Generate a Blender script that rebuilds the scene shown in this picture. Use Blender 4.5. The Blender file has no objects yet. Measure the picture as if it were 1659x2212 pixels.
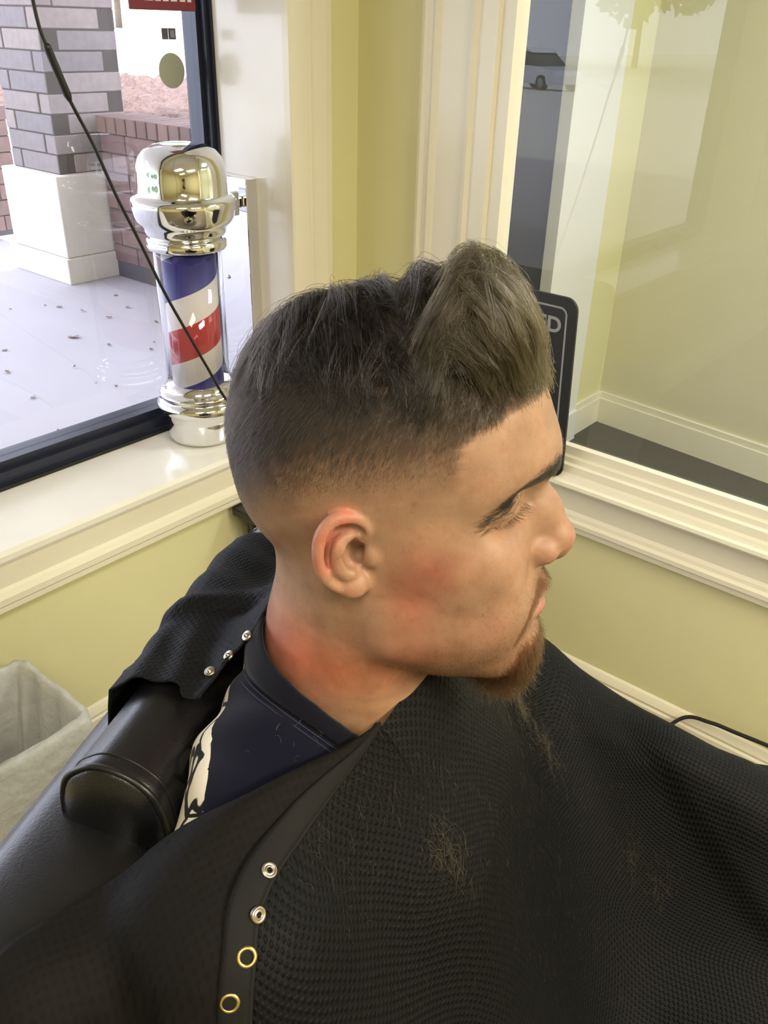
import bpy, bmesh, math, random
import numpy as np
from mathutils import Vector, Matrix, Euler
C = bpy.context.scene.collection
SC = bpy.context.scene
PI = math.pi
random.seed(7)
RNG = np.random.default_rng(7)

# ------------------------------------------------------------------ camera
CAM_R = Vector((0.64411, -0.76453, 0.02482))
CAM_U = Vector((0.36303, 0.33396, 0.86986))
CAM_F = Vector((0.67331, 0.55129, -0.49261))
FPX = 1855.93
cam = bpy.data.cameras.new('camera')
cam.sensor_fit = 'VERTICAL'
cam.sensor_height = 36.0
cam.lens = 36.0 * FPX / 2212.0
cam.clip_start = 0.02
cam.clip_end = 400
camo = bpy.data.objects.new('camera', cam)
C.objects.link(camo)
camo.matrix_world = Matrix(((CAM_R.x, CAM_U.x, -CAM_F.x, 0.0),
                            (CAM_R.y, CAM_U.y, -CAM_F.y, 0.0),
                            (CAM_R.z, CAM_U.z, -CAM_F.z, 1.55),
                            (0, 0, 0, 1)))
SC.camera = camo

# ------------------------------------------------------------------ world, lights, exposure
wd = bpy.data.worlds.new('sky')
SC.world = wd
wd.use_nodes = True
bg = wd.node_tree.nodes['Background']
bg.inputs[0].default_value = (0.79, 0.83, 1.0, 1)
bg.inputs[1].default_value = 5.5
SC.view_settings.view_transform = 'Standard'
SC.view_settings.look = 'None'
SC.view_settings.gamma = 1.0
SC.view_settings.use_curve_mapping = False
SC.view_settings.exposure = 0.0


def area_light(name, loc, size, power, color, rot=(0, 0, 0), sy=None):
    l = bpy.data.lights.new(name, 'AREA')
    l.shape = 'RECTANGLE'
    l.size = size
    l.size_y = sy or size
    l.energy = power
    l.color = color
    o = bpy.data.objects.new(name, l)
    o.location = loc
    o.rotation_euler = rot
    C.objects.link(o)
    return o


WARM = (1.0, 0.83, 0.60)
area_light('ceiling_lamp_and_fill', (0.55, -1.75, 2.60), 1.2, 103, (1.0, 0.90, 0.69), sy=0.6)
area_light('ceiling_lamp_and_fill', (-0.75, -0.45, 2.60), 1.2, 30, (1.0, 0.92, 0.74), sy=0.6)
area_light('ceiling_lamp_and_fill', (-1.6, -2.4, 2.60), 1.2, 8, WARM, sy=0.6)
area_light('ceiling_lamp_and_fill', (2.5, -0.3, 2.60), 0.6, 44, (0.92, 0.96, 1.0))  # no known lamp here; added to stand in for daylight in the vestibule
sun = bpy.data.lights.new('sun', 'SUN')
sun.energy = 3.6
sun.angle = 0.02
sun.color = (1.0, 0.96, 0.90)
suno = bpy.data.objects.new('sun', sun)
suno.rotation_euler = Vector((-0.80, 0.08, 0.55)).to_track_quat('Z', 'Y').to_euler()
C.objects.link(suno)


# ------------------------------------------------------------------ helpers
def mat(name, col, rough=0.5, metal=0.0, spec=0.5, bump=None, var=None, coat=0.0, sheen=0.0, sss=None):
    """procedural principled material; bump=(scale, strength, distance), var=(scale, amount)"""
    m = bpy.data.materials.new(name)
    m.use_nodes = True
    nt = m.node_tree
    b = nt.nodes['Principled BSDF']
    b.inputs['Base Color'].default_value = (*col, 1)
    b.inputs['Roughness'].default_value = rough
    b.inputs['Metallic'].default_value = metal
    b.inputs['Specular IOR Level'].default_value = spec
    b.inputs['Coat Weight'].default_value = coat
    b.inputs['Sheen Weight'].default_value = sheen
    tc = nt.nodes.new('ShaderNodeTexCoord')
    if var:
        n = nt.nodes.new('ShaderNodeTexNoise')
        n.inputs['Scale'].default_value = var[0]
        n.inputs['Detail'].default_value = 5
        nt.links.new(tc.outputs['Object'], n.inputs['Vector'])
        mx = nt.nodes.new('ShaderNodeMix')
        mx.data_type = 'RGBA'
        a = var[1]
        mx.inputs[6].default_value = (*[max(0, c * (1 - a)) for c in col], 1)
        mx.inputs[7].default_value = (*[min(1, c * (1 + a)) for c in col], 1)
        nt.links.new(n.outputs['Fac'], mx.inputs[0])
        nt.links.new(mx.outputs[2], b.inputs['Base Color'])
    if bump:
        n = nt.nodes.new('ShaderNodeTexNoise')
        n.inputs['Scale'].default_value = bump[0]
        n.inputs['Detail'].default_value = 4
        nt.links.new(tc.outputs['Object'], n.inputs['Vector'])
        bp = nt.nodes.new('ShaderNodeBump')
        bp.inputs['Strength'].default_value = bump[1]
        bp.inputs['Distance'].default_value = bump[2]
        nt.links.new(n.outputs['Fac'], bp.inputs['Height'])
        nt.links.new(bp.outputs['Normal'], b.inputs['Normal'])
    return m


def srgb(r, g, b):
    f = lambda c: (c / 255 / 12.92) if c / 255 <= 0.04045 else ((c / 255 + 0.055) / 1.055) ** 2.4
    return (f(r), f(g), f(b))


def link_mesh(name, verts, faces, m, parent=None, smooth=False, uvs=None):
    me = bpy.data.meshes.new(name)
    me.from_pydata([tuple(v) for v in verts], [], [tuple(int(i) for i in f) for f in faces])
    me.materials.append(m)
    if smooth:
        me.polygons.foreach_set('use_smooth', [True] * len(me.polygons))
    if uvs is not None:
        ul = me.uv_layers.new(name='UVMap')
        li = np.empty(len(me.loops), int)
        me.loops.foreach_get('vertex_index', li)
        ul.data.foreach_set('uv', np.asarray(uvs, np.float32)[li].ravel())
    me.update()
    o = bpy.data.objects.new(name, me)
    C.objects.link(o)
    if parent is not None:
        o.parent = parent
    return o


def bm_obj(name, bm, m, parent=None, smooth=False, autosmooth=None):
    me = bpy.data.meshes.new(name)
    bmesh.ops.recalc_face_normals(bm, faces=bm.faces[:])
    bm.to_mesh(me)
    bm.free()
    for mm in (m if isinstance(m, (list, tuple)) else [m]):
        me.materials.append(mm)
    if smooth:
        me.polygons.foreach_set('use_smooth', [True] * len(me.polygons))
    o = bpy.data.objects.new(name, me)
    C.objects.link(o)
    if parent is not None:
        o.parent = parent
    return o


def add_box(bm, lo, hi, bev=0.0, seg=2):
    r = bmesh.ops.create_cube(bm, size=1.0)
    vs = r['verts']
    for v in vs:
        v.co = Vector([lo[i] + (v.co[i] + 0.5) * (hi[i] - lo[i]) for i in range(3)])
    if bev > 0:
        es = list({e for v in vs for e in v.link_edges})
        bmesh.ops.bevel(bm, geom=es, offset=bev, segments=seg, affect='EDGES', profile=0.5)
    return vs


def box(name, lo, hi, m, parent=None, bev=0.0, seg=2):
    bm = bmesh.new()
    add_box(bm, lo, hi, bev, seg)
    return bm_obj(name, bm, m, parent)


def lathe(name, prof, m, parent=None, seg=48, loc=(0, 0, 0)):
    """prof: list of (r, z)"""
    vs, fs = [], []
    n = len(prof)
    for k in range(seg):
        a = 2 * PI * k / seg
        for r, z in prof:
            vs.append((loc[0] + r * math.cos(a), loc[1] + r * math.sin(a), loc[2] + z))
    for k in range(seg):
        k2 = (k + 1) % seg
        for i in range(n - 1):
            fs.append((k * n + i, k2 * n + i, k2 * n + i + 1, k * n + i + 1))
    o = link_mesh(name, vs, fs, m, parent, smooth=True)
    return o


def catmull(pts, per=8):
    P = [np.array(p, float) for p in pts]
    P = [2 * P[0] - P[1]] + P + [2 * P[-1] - P[-2]]
    out = []
    for i in range(1, len(P) - 2):
        for k in range(per):
            t = k / per
            a, b, c, d = P[i - 1], P[i], P[i + 1], P[i + 2]
            out.append(0.5 * ((2 * b) + (c - a) * t + (2 * a - 5 * b + 4 * c - d) * t * t + (-a + 3 * b - 3 * c + d) * t ** 3))
    out.append(P[-2])
    return np.array(out)


def tube_geo(path, rad, seg=8, closed=False):
    path = np.asarray(path, float)
    n = len(path)
    rad = np.broadcast_to(np.asarray(rad, float), (n,))
    tan = np.gradient(path, axis=0) if not closed else np.roll(path, -1, 0) - np.roll(path, 1, 0)
    tan /= np.linalg.norm(tan, axis=1, keepdims=True) + 1e-12
    up = np.array([0, 0, 1.0]) if abs(tan[0][2]) < 0.9 else np.array([1.0, 0, 0])
    vs = []
    nrm = np.cross(tan[0], up)
    nrm /= np.linalg.norm(nrm)
    for i in range(n):
        nrm = nrm - tan[i] * (nrm @ tan[i])
        nrm /= np.linalg.norm(nrm) + 1e-12
        bi = np.cross(tan[i], nrm)
        for k in range(seg):
            a = 2 * PI * k / seg
            vs.append(path[i] + rad[i] * (math.cos(a) * nrm + math.sin(a) * bi))
    fs = []
    for i in range(n if closed else n - 1):
        j = (i + 1) % n
        for k in range(seg):
            k2 = (k + 1) % seg
            fs.append((i * seg + k, i * seg + k2, j * seg + k2, j * seg + k))
    if not closed:
        fs.append(tuple(range(seg))[::-1])
        fs.append(tuple((n - 1) * seg + k for k in range(seg)))
    return vs, fs


def tube(name, path, rad, m, parent=None, seg=8, closed=False):
    vs, fs = tube_geo(path, rad, seg, closed)
    return link_mesh(name, vs, fs, m, parent, smooth=True)


def prism(name, poly, axis, a0, a1, m, parent=None):
    """extrude a closed 2D polygon along a world axis ('x','y','z') from a0 to a1"""
    def P(u, v, w):
        return {'x': (w, u, v), 'y': (u, w, v), 'z': (u, v, w)}[axis]
    n = len(poly)
    vs = [P(u, v, a0) for u, v in poly] + [P(u, v, a1) for u, v in poly]
    fs = [tuple(range(n))[::-1], tuple(range(n, 2 * n))]
    for i in range(n):
        j = (i + 1) % n
        fs.append((i, j, n + j, n + i))
    bm = bmesh.new()
    bv = [bm.verts.new(v) for v in vs]
    for f in fs:
        bm.faces.new([bv[i] for i in f])
    return bm_obj(name, bm, m, parent)


def thing(name, label, cat, loc=(0, 0, 0), group=None):
    o = bpy.data.objects.new(name, None)
    o.empty_display_size = 0.05
    C.objects.link(o)
    o.location = loc
    o['label'] = label
    o['category'] = cat
    if group:
        o['group'] = group
    return o


def tag(o, label, cat, group=None):
    o['label'] = label
    o['category'] = cat
    if group:
        o['group'] = group
    return o


def struct(o, label=None, cat=None):
    o['kind'] = 'structure'
    if label:
        o['label'] = label
    if cat:
        o['category'] = cat
    return o


def keep(o, parent):
    """parent an object built in world coordinates to a located Empty"""
    o.parent = parent
    o.matrix_parent_inverse = Matrix.Translation(-Vector(parent.location))
    return o
# ------------------------------------------------------------------ room shell
M_wall = mat('yellow_wall_paint', srgb(224, 219, 172), 0.55, bump=(180, 0.12, 0.002), var=(3, 0.04))
M_wall2 = mat('pale_beige_wall', srgb(218, 212, 182), 0.55, bump=(180, 0.12, 0.002), var=(3, 0.04))  # less yellow than the other walls, used on the vestibule's far wall
M_trim = mat('cream_gloss_trim', srgb(235, 229, 208), 0.28, bump=(60, 0.05, 0.001), var=(6, 0.03))
M_stool = mat('white_gloss_sill', srgb(240, 237, 228), 0.16, var=(14, 0.04), bump=(40, 0.05, 0.001))
M_ceil = mat('white_ceiling_paint', srgb(235, 230, 215), 0.8)
M_floor = mat('grey_brown_floor_tile', srgb(120, 110, 95), 0.4, var=(8, 0.2))
M_carpet = mat('dark_grey_carpet', srgb(92, 88, 80), 0.95, var=(220, 0.35), bump=(600, 0.6, 0.004))
M_frame = mat('dark_bronze_aluminium', srgb(44, 48, 64), 0.36, metal=0.4)
M_black = mat('black_rubber_gasket', (0.008, 0.008, 0.009), 0.5)


def glass_mat(name, tint=(1, 1, 1), rough=0.0, alpha_mix=None):
    m = bpy.data.materials.new(name)
    m.use_nodes = True
    nt = m.node_tree
    nt.nodes.remove(nt.nodes['Principled BSDF'])
    out = nt.nodes['Material Output']
    tr = nt.nodes.new('ShaderNodeBsdfTransparent')
    tr.inputs[0].default_value = (*tint, 1)
    gl = nt.nodes.new('ShaderNodeBsdfGlossy')
    gl.inputs['Roughness'].default_value = rough
    fr = nt.nodes.new('ShaderNodeFresnel')
    fr.inputs['IOR'].default_value = 1.5
    mx = nt.nodes.new('ShaderNodeMixShader')
    ge = nt.nodes.new('ShaderNodeNewGeometry')
    iv = nt.nodes.new('ShaderNodeMath')
    iv.operation = 'SUBTRACT'
    iv.inputs[0].default_value = 1.0
    nt.links.new(ge.outputs['Backfacing'], iv.inputs[1])
    ml = nt.nodes.new('ShaderNodeMath')
    ml.operation = 'MULTIPLY'
    nt.links.new(fr.outputs[0], ml.inputs[0])
    nt.links.new(iv.outputs[0], ml.inputs[1])
    m2 = nt.nodes.new('ShaderNodeMath')
    m2.operation = 'MULTIPLY'
    m2.use_clamp = True
    m2.inputs[1].default_value = 1.5
    nt.links.new(ml.outputs[0], m2.inputs[0])
    nt.links.new(m2.outputs[0], mx.inputs[0])
    nt.links.new(tr.outputs[0], mx.inputs[1])
    nt.links.new(gl.outputs[0], mx.inputs[2])
    nt.links.new(mx.outputs[0], out.inputs['Surface'])
    return m


M_glass = glass_mat('clear_window_glass', (0.97, 0.98, 0.98))

XL, YB = -3.2, -4.2                     # far ends of the room behind the camera
YW, XR = 1.50, 1.69                     # window wall plane, right wall plane
HT = 2.70
# floor, ceiling
struct(box('floor', (XL - .2, YB - .2, -0.10), (XR + .06, YW + .2, 0.0), M_floor))
struct(box('ceiling', (XL - .2, YB - .2, HT), (3.9, YW + .3, HT + .12), M_ceil))
# window wall (beyond the man's back): opening x -1.30..1.455, z .63..2.45
OX0, OX1, OZ0, OZ1 = -1.30, 1.455, 0.60, 2.45
bm = bmesh.new()
add_box(bm, (XL, YW, 0), (OX0, YW + .30, HT))
add_box(bm, (OX1, YW, 0), (XR + .12, YW + .30, HT))
add_box(bm, (OX0, YW, 0), (OX1, YW + .30, OZ0))
add_box(bm, (OX0, YW, OZ1), (OX1, YW + .30, HT))
struct(bm_obj('wall_back', bm, M_wall))
# right wall with the interior window: opening y -1.6..1.115, z .655..2.40
RY0, RY1, RZ0, RZ1 = -1.70, 1.125, 0.655, 2.40
bm = bmesh.new()
add_box(bm, (XR, YB, 0), (XR + .12, RY0, HT))
add_box(bm, (XR, RY1, 0), (XR + .12, YW + .001, HT))
add_box(bm, (XR, RY0, 0), (XR + .12, RY1, RZ0))
add_box(bm, (XR, RY0, RZ1), (XR + .12, RY1, HT))
struct(bm_obj('wall_right', bm, M_wall))
struct(box('wall_left', (XL - .15, YB - .15, 0), (XL, YW + .3, HT), M_wall))
struct(box('wall_front', (XL, YB - .15, 0), (XR + .12, YB, HT), M_wall))

# left window: sill board, apron, jamb lining, casing
win = bpy.data.objects.new('window_1', None)
C.objects.link(win)
struct(win)
prism('window_sill', [(1.478, .602), (1.474, .610), (1.474, .622), (1.480, .631), (1.76, .631), (1.76, .600), (1.50, .600)], 'x', OX0 - .08, XR - .0, M_stool, win)
prism('apron', [(1.482, .600), (1.50, .600), (1.50, .497), (1.478, .497), (1.474, .500), (1.474, .512), (1.470, .517), (1.470, .531), (1.474, .538), (1.480, .541), (1.484, .548)], 'x', OX0 - .08, XR - .014, M_trim, win)
box('jamb_lining', (1.447, YW, .631), (1.4551, 1.72, OZ1), M_stool, win)
# face casing beside the jamb, stepped
prism('casing', [(1.447, 1.50), (1.447, 1.482), (1.452, 1.478), (1.500, 1.478), (1.504, 1.481), (1.512, 1.481), (1.516, 1.476), (1.553, 1.472), (1.572, 1.474), (1.578, 1.480), (1.578, 1.50)], 'z', .631, OZ1 + .1, M_trim, win)
# dark aluminium storefront frame: upright, bottom rail and its gasket, far upright
prism('frame_upright', [(1.418, 1.744), (1.424, 1.80), (1.4551, 1.80), (1.4551, 1.72), (1.440, 1.72), (1.440, 1.728), (1.429, 1.728), (1.429, 1.744)], 'z', .631, OZ1, M_frame, win)
prism('frame_rail', [(1.715, .631), (1.715, .642), (1.722, .644), (1.722, .668), (1.738, .668), (1.738, .686), (1.80, .686), (1.80, .631)], 'x', OX0, 1.4179, M_frame, win)
box('rail_gasket', (OX0, 1.709, .6315), (1.4179, 1.7149, .640), M_black, win)
box('frame_upright', (OX0, 1.72, .631), (OX0 + .06, 1.80, OZ1), M_frame, win)
box('frame_head', (OX0 + .06, 1.72, OZ1 - .08), (1.418, 1.80, OZ1), M_frame, win)
box('glass_pane', (OX0 + .06, 1.764, .686), (1.4185, 1.770, OZ1 - .08), M_glass, win)

# right interior window: casings, stepped sill trim, bead, pane
w2 = bpy.data.objects.new('window_2', None)
C.objects.link(w2)
struct(w2)
prism('side_casing', [(XR, 1.302), (XR - .020, 1.300), (XR - .024, 1.290), (XR - .019, 1.281), (XR - .019, 1.272), (XR - .025, 1.262), (XR - .021, 1.250), (XR - .018, 1.247),
                      (XR - .018, 1.174), (XR - .026, 1.168), (XR - .028, 1.158), (XR - .020, 1.150), (XR - .022, 1.142), (XR - .022, 1.105), (XR - .012, 1.101), (XR - .012, 1.070), (XR + .03, 1.066), (XR + .03, 1.125), (XR, 1.125)], 'z', .628, RZ1 + .12, M_trim, w2)
# bottom: pane bead, step, nose, apron with moulding
prism('bottom_casing', [(XR + .03, .700), (XR + .012, .707), (XR - .002, .706), (XR - .004, .686), (XR - .012, .683), (XR - .014, .672), (XR - .022, .668), (XR - .024, .650), (XR - .030, .645), (XR - .034, .634), (XR - .044, .632), (XR - .046, .624), (XR - .040, .617), (XR - .020, .615), (XR, .615), (XR, .655), (XR + .03, .655)], 'y', RY0 - .1, 1.166, M_trim, w2)
prism('apron', [(XR, .615), (XR - .018, .615), (XR - .016, .552), (XR - .022, .545), (XR - .024, .536), (XR - .030, .530), (XR - .030, .519), (XR - .026, .515), (XR - .024, .502), (XR, .500)], 'y', RY0 - .1, 1.482, M_trim, w2)
prism('stool_end', [(XR, .600), (XR - .018, .600), (XR - .018, .6299), (XR, .6299)], 'y', 1.1662, 1.4741, M_trim, w2)
box('top_casing', (XR - .022, RY0 - .1, RZ1), (XR + .03, 1.1, RZ1 + .12), M_trim, w2)
box('side_casing', (XR - .022, RY0 - .12, .63), (XR + .03, RY0 + .06, RZ1), M_trim, w2)
box('glass_pane', (XR + .012, RY0 + .06, .700), (XR + .018, 1.070, RZ1), M_glass, w2)


def baseboard(name, axis, a0, a1, face, sgn, m=M_trim, h=.147):
    """stepped baseboard whose back lies on plane `face`, thickness towards sgn"""
    pr = [(0, 0), (.016, 0), (.016, h - .035), (.012, h - .030), (.014, h - .022), (.010, h - .012), (.006, h - .004), (0, h)]
    return struct(prism(name, [(face + sgn * u, v) for u, v in pr], axis, a0, a1, m))


baseboard('baseboard_right', 'y', YB, YW, XR, -1, h=.131)
baseboard('baseboard_back', 'x', XL, XR - .016, YW, -1, h=.131)

# ------------------------------------------------------------------ entry vestibule behind the right window
VX0 = XR + .12
struct(box('floor_2', (VX0 - .06, -1.6, -0.10), (3.8, 1.80, 0.02), M_carpet), 'dark carpet of the entry')
struct(prism('wall_far', [(3.395, 1.556), (3.306, .752), (3.045, -1.6), (3.3, -1.6), (3.6, 1.9)], 'z', 0, HT, M_wall2))
struct(prism('baseboard_far', [(3.395, 1.555), (3.045, -1.6), (3.045 - .016, -1.6), (3.395 - .016, 1.555)], 'z', .02, .132, M_trim))
struct(prism('trim_far', [(3.395, 1.5545), (3.045, -1.6), (3.045 - .011, -1.6), (3.395 - .011, 1.5545)], 'z', .132, .160, M_trim))
M_pil = mat('white_door_casing_paint', srgb(232, 232, 228), 0.4)
struct(box('wall_entry', (3.10, 1.556, 0), (3.42, 1.80, HT), M_wall))
struct(box('baseboard_entry', (3.1402, 1.541, .02), (3.379, 1.556, .132), M_trim))
struct(box('trim_entry', (3.1402, 1.545, .132), (3.384, 1.556, .160), M_trim))
struct(box('trim_1', (2.80, 1.535, .02), (3.14, 1.80, HT), M_pil))
struct(box('baseboard_entry_casing', (2.80, 1.524, .02), (3.1401, 1.535, .150), M_pil))
struct(box('wall_vestibule', (VX0, -1.75, 0), (3.3, -1.6, HT), M_wall))
# entry door: dark aluminium leaf with glass
dr = bpy.data.objects.new('door_1', None)
C.objects.link(dr)
struct(dr)
M_doorm = mat('dark_grey_door_metal', srgb(58, 58, 66), 0.38, metal=0.4)
box('door_stile', (2.555, 1.58, .03), (2.80, 1.66, 2.30), M_doorm, dr, 0.003)
box('door_stile', (1.82, 1.58, .03), (1.92, 1.66, 2.30), M_doorm, dr, 0.003)
box('door_rail', (1.92, 1.585, .03), (2.555, 1.655, .28), M_doorm, dr, 0.003)
box('door_rail', (1.92, 1.585, 1.225), (2.555, 1.655, 1.262), M_doorm, dr, 0.003)
box('door_rail', (1.92, 1.585, 2.16), (2.555, 1.655, 2.30), M_doorm, dr, 0.003)
box('door_glass', (1.92, 1.615, .28), (2.555, 1.621, 2.16), M_glass, dr)
struct(box('wall_door_head', (VX0, 1.556, 2.30), (2.80, 1.80, HT), M_wall))
# ------------------------------------------------------------------ outdoors beyond the left window
M_conc = mat('pale_concrete', srgb(192, 189, 198), 0.85, var=(1.4, 0.10), bump=(70, 0.15, 0.003))
M_lot = mat('bleached_concrete_lot', srgb(225, 222, 216), 0.9, var=(.5, .05))
M_stone = mat('pale_cast_stone', srgb(226, 222, 212), 0.8, var=(6, .06), bump=(90, .1, .002))
M_mortar = mat('grey_mortar', srgb(92, 86, 86), 0.95, bump=(200, .3, .002))


def brick_mat(name, a, b):
    m = mat(name, a, 0.9, bump=(140, 0.35, 0.003))
    nt = m.node_tree
    p = nt.nodes['Principled BSDF']
    oi = nt.nodes.new('ShaderNodeObjectInfo')
    cr = nt.nodes.new('ShaderNodeMix')
    cr.data_type = 'RGBA'
    cr.inputs[6].default_value = (*a, 1)
    cr.inputs[7].default_value = (*b, 1)
    nt.links.new(oi.outputs['Random'], cr.inputs[0])
    tc = nt.nodes.new('ShaderNodeTexCoord')
    ns = nt.nodes.new('ShaderNodeTexNoise')
    ns.inputs['Scale'].default_value = 18
    ns.inputs['Detail'].default_value = 4
    nt.links.new(tc.outputs['Object'], ns.inputs['Vector'])
    hs = nt.nodes.new('ShaderNodeHueSaturation')
    mr = nt.nodes.new('ShaderNodeMapRange')
    mr.inputs[3].default_value = 0.75
    mr.inputs[4].default_value = 1.25
    nt.links.new(ns.outputs['Fac'], mr.inputs[0])
    nt.links.new(mr.outputs[0], hs.inputs['Value'])
    nt.links.new(cr.outputs[2], hs.inputs['Color'])
    nt.links.new(hs.outputs[0], p.inputs['Base Color'])
    return m


M_brick = brick_mat('grey_brown_brick', srgb(142, 136, 140), srgb(166, 154, 152))
M_brick2 = brick_mat('red_brown_brick', srgb(118, 97, 95), srgb(142, 116, 110))
GZ = .10
_bm_cache = {}


def brick(dims, loc, m, parent, rotz=0.0):
    key = (tuple(round(d, 4) for d in dims), m.name)
    if key not in _bm_cache:
        bm = bmesh.new()
        add_box(bm, [-d / 2 for d in dims], [d / 2 for d in dims], 0.004, 1)
        me = bpy.data.meshes.new('brick')
        bm.to_mesh(me)
        bm.free()
        me.materials.append(m)
        _bm_cache[key] = me
    o = bpy.data.objects.new('brick', _bm_cache[key])
    C.objects.link(o)
    o.parent = parent
    o.location = loc
    o.rotation_euler = (0, 0, rotz)
    return o


struct(box('pavement', (-7, 1.80, GZ - .2), (3.20, 8.9, GZ), M_conc), 'pale concrete pavement outside the window')
bm = bmesh.new()
vs = [bm.verts.new(v) for v in [(-7, -30, GZ - .01), (-7, 60, GZ - .01), (-45, 60, -1.15), (-45, -30, -1.15), (-160, 60, -1.2), (-160, -30, -1.2), (3.2, 8.9, GZ - .005), (3.2, 60, GZ - .005), (-7, 8.9, GZ - .005)]]
bm.faces.new([vs[0], vs[1], vs[2], vs[3]]); bm.faces.new([vs[3], vs[2], vs[4], vs[5]]); bm.faces.new([vs[8], vs[6], vs[7], vs[1]])
struct(bm_obj('road', bm, M_lot), 'bleached parking ground sloping away')
struct(box('ground_lot', (3.2, 9.0, GZ - .2), (160, 150, .86), M_lot), 'white glaring parking lot')

struct(box('added_shade_roof', (-7, 1.80, 2.72), (3.9, 5.9, 2.90), M_stone), 'unseen roof slab added over the pavement for shade')  # unseen slab, added to darken the column's near face and soften window light
# brick column on a cast stone base
col = bpy.data.objects.new('column', None)
C.objects.link(col)
col.location = (3.18, 5.22, GZ)
struct(col)
box('stone_base', (-.313, -.31, .155), (.313, .31, .627), M_stone, col, .006)
box('stone_plinth', (-.335, -.335, 0), (.335, .335, .154), M_stone, col, .006)
box('mortar_core', (-.244, -.254, .627), (.244, .254, 2.6), M_mortar, col)
S, Lb, Wb, Hc = .50, .3895, .1035, .1085
for k in range(18):
    z = .627 + Hc * (k + .5)
    a = S / 2
    for f in range(4):
        sgn = 1 if (k % 2 == 0) else -1
        off_ = sgn * (a - Lb / 2)
        c = (off_, -a + Wb / 2)
        ang = f * PI / 2
        x = c[0] * math.cos(ang) - c[1] * math.sin(ang)
        y = (c[0] * math.sin(ang) + c[1] * math.cos(ang)) * 1.04
        j = RNG.normal(0, .0015, 2)
        brick((Lb, Wb, Hc - .007), (x + j[0], y + j[1], z), M_brick, col, ang)


def brick_wall(name, x0, x1, y0, y1, z1, axis, soldier, m=M_brick2, hc=.108, lb=.30):
    w = bpy.data.objects.new(name, None)
    C.objects.link(w)
    w.location = (x0, y0, GZ)
    struct(w)
    LX, LY, H = x1 - x0, y1 - y0, z1 - GZ
    box('mortar_core', (.008, .008, 0), (LX - .008, LY - .008, H - .006), M_mortar, w)
    LEN = LY if axis == 'y' else LX
    sh = .092 if soldier else 0
    n = int((H - sh) / hc)
    for k in range(n):
        z = H - sh - hc * (k + .5)
        u = -(.15 if k % 2 else 0)
        while u < LEN - .05:
            a, b = max(u, 0), min(u + lb, LEN)
            if b - a > .06:
                L = b - a - .007
                if axis == 'y':
                    brick((L, .10, hc - .007), (.05 + RNG.normal(0, .0012), (a + b) / 2, z), m, w, PI / 2)
                else:
                    brick((L, .10, hc - .007), ((a + b) / 2, .05 + RNG.normal(0, .0012), z), m, w)
            u += lb
    if soldier:
        u = 0
        while u < LEN - .05:
            L = .0985
            if axis == 'y':
                brick((LX + .006, L - .009, sh), (LX / 2 - .004, u + L / 2, H - sh / 2), m, w)
            else:
                brick((L - .009, LY + .006, sh), (u + L / 2, LY / 2 - .004, H - sh / 2), m, w)
            u += L
    return w


brick_wall('garden_wall', 3.19, 3.47, 2.55, 4.90, 1.045, 'y', True)
brick_wall('garden_wall', 1.20, 3.45, 6.45, 6.73, .985, 'x', True)

# mulch bed behind the low wall: lumpy surface plus loose chips
nx, ny = 60, 70
gx, gy = np.meshgrid(np.linspace(3.50, 8.5, nx), np.linspace(2.2, 9.0, ny), indexing='ij')
gz = .965 + .05 * np.sin(gx * 2.1 + gy) * np.sin(gy * 1.7) + RNG.normal(0, .028, gx.shape)
fs = [(i * ny + j, (i + 1) * ny + j, (i + 1) * ny + j + 1, i * ny + j + 1) for i in range(nx - 1) for j in range(ny - 1)]
M_mulch = mat('pine_straw_mulch', srgb(138, 112, 102), 0.95, var=(26, .6), bump=(60, .9, .04))
mul = link_mesh('mulch', np.stack([gx, gy, gz], -1).reshape(-1, 3), fs, M_mulch)
mul['kind'] = 'stuff'
mul['label'] = 'pale pine straw mulch bed behind the low brick wall'
mul['category'] = 'mulch'

# fallen leaves on the pavement
M_leaf = mat('dry_leaf', srgb(150, 132, 122), 0.9, var=(30, .3))
spots = [(2.29, 4.00), (2.45, 3.55), (2.62, 4.15), (1.80, 3.75), (2.00, 3.35), (2.75, 3.9), (2.22, 3.1), (2.5, 4.6), (1.72, 3.4), (2.9, 4.5), (1.95, 4.05), (2.1, 2.85), (2.66, 3.3), (2.35, 3.75), (1.6, 3.0), (2.8, 4.25), (2.05, 3.6), (1.9, 2.7)]
for k in range(10):
    spots.append((RNG.uniform(1.4, 3.0), RNG.uniform(2.3, 4.8)))
for i, (x, y) in enumerate(spots):
    s = RNG.uniform(.008, .020) if i else .034
    n = 7
    vs = [(0, 0, .003)]
    for k in range(n):
        a = 2 * PI * k / n
        r = s * (1.0 + .4 * math.cos(a)) * RNG.uniform(.7, 1.1)
        vs.append((r * math.cos(a), .6 * r * math.sin(a), RNG.uniform(.001, .012)))
    o = link_mesh('fallen_leaf', vs, [(0, k + 1, (k + 1) % n + 1) for k in range(n)], M_leaf)
    o.location = (x, y, GZ + .001)
    o.rotation_euler = (0, 0, RNG.uniform(0, 6))
    tag(o, 'largest red-brown dry leaf lying on the concrete left of the barber pole' if i == 0 else 'small dry leaf lying on the concrete pavement', 'leaf', None if i == 0 else 'dry leaves on the pavement')

# far trees
M_bark = mat('grey_bark', srgb(110, 95, 85), .9)
M_leafs = mat('pale_green_foliage', srgb(122, 160, 118), .7, var=(.6, .35))


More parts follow.
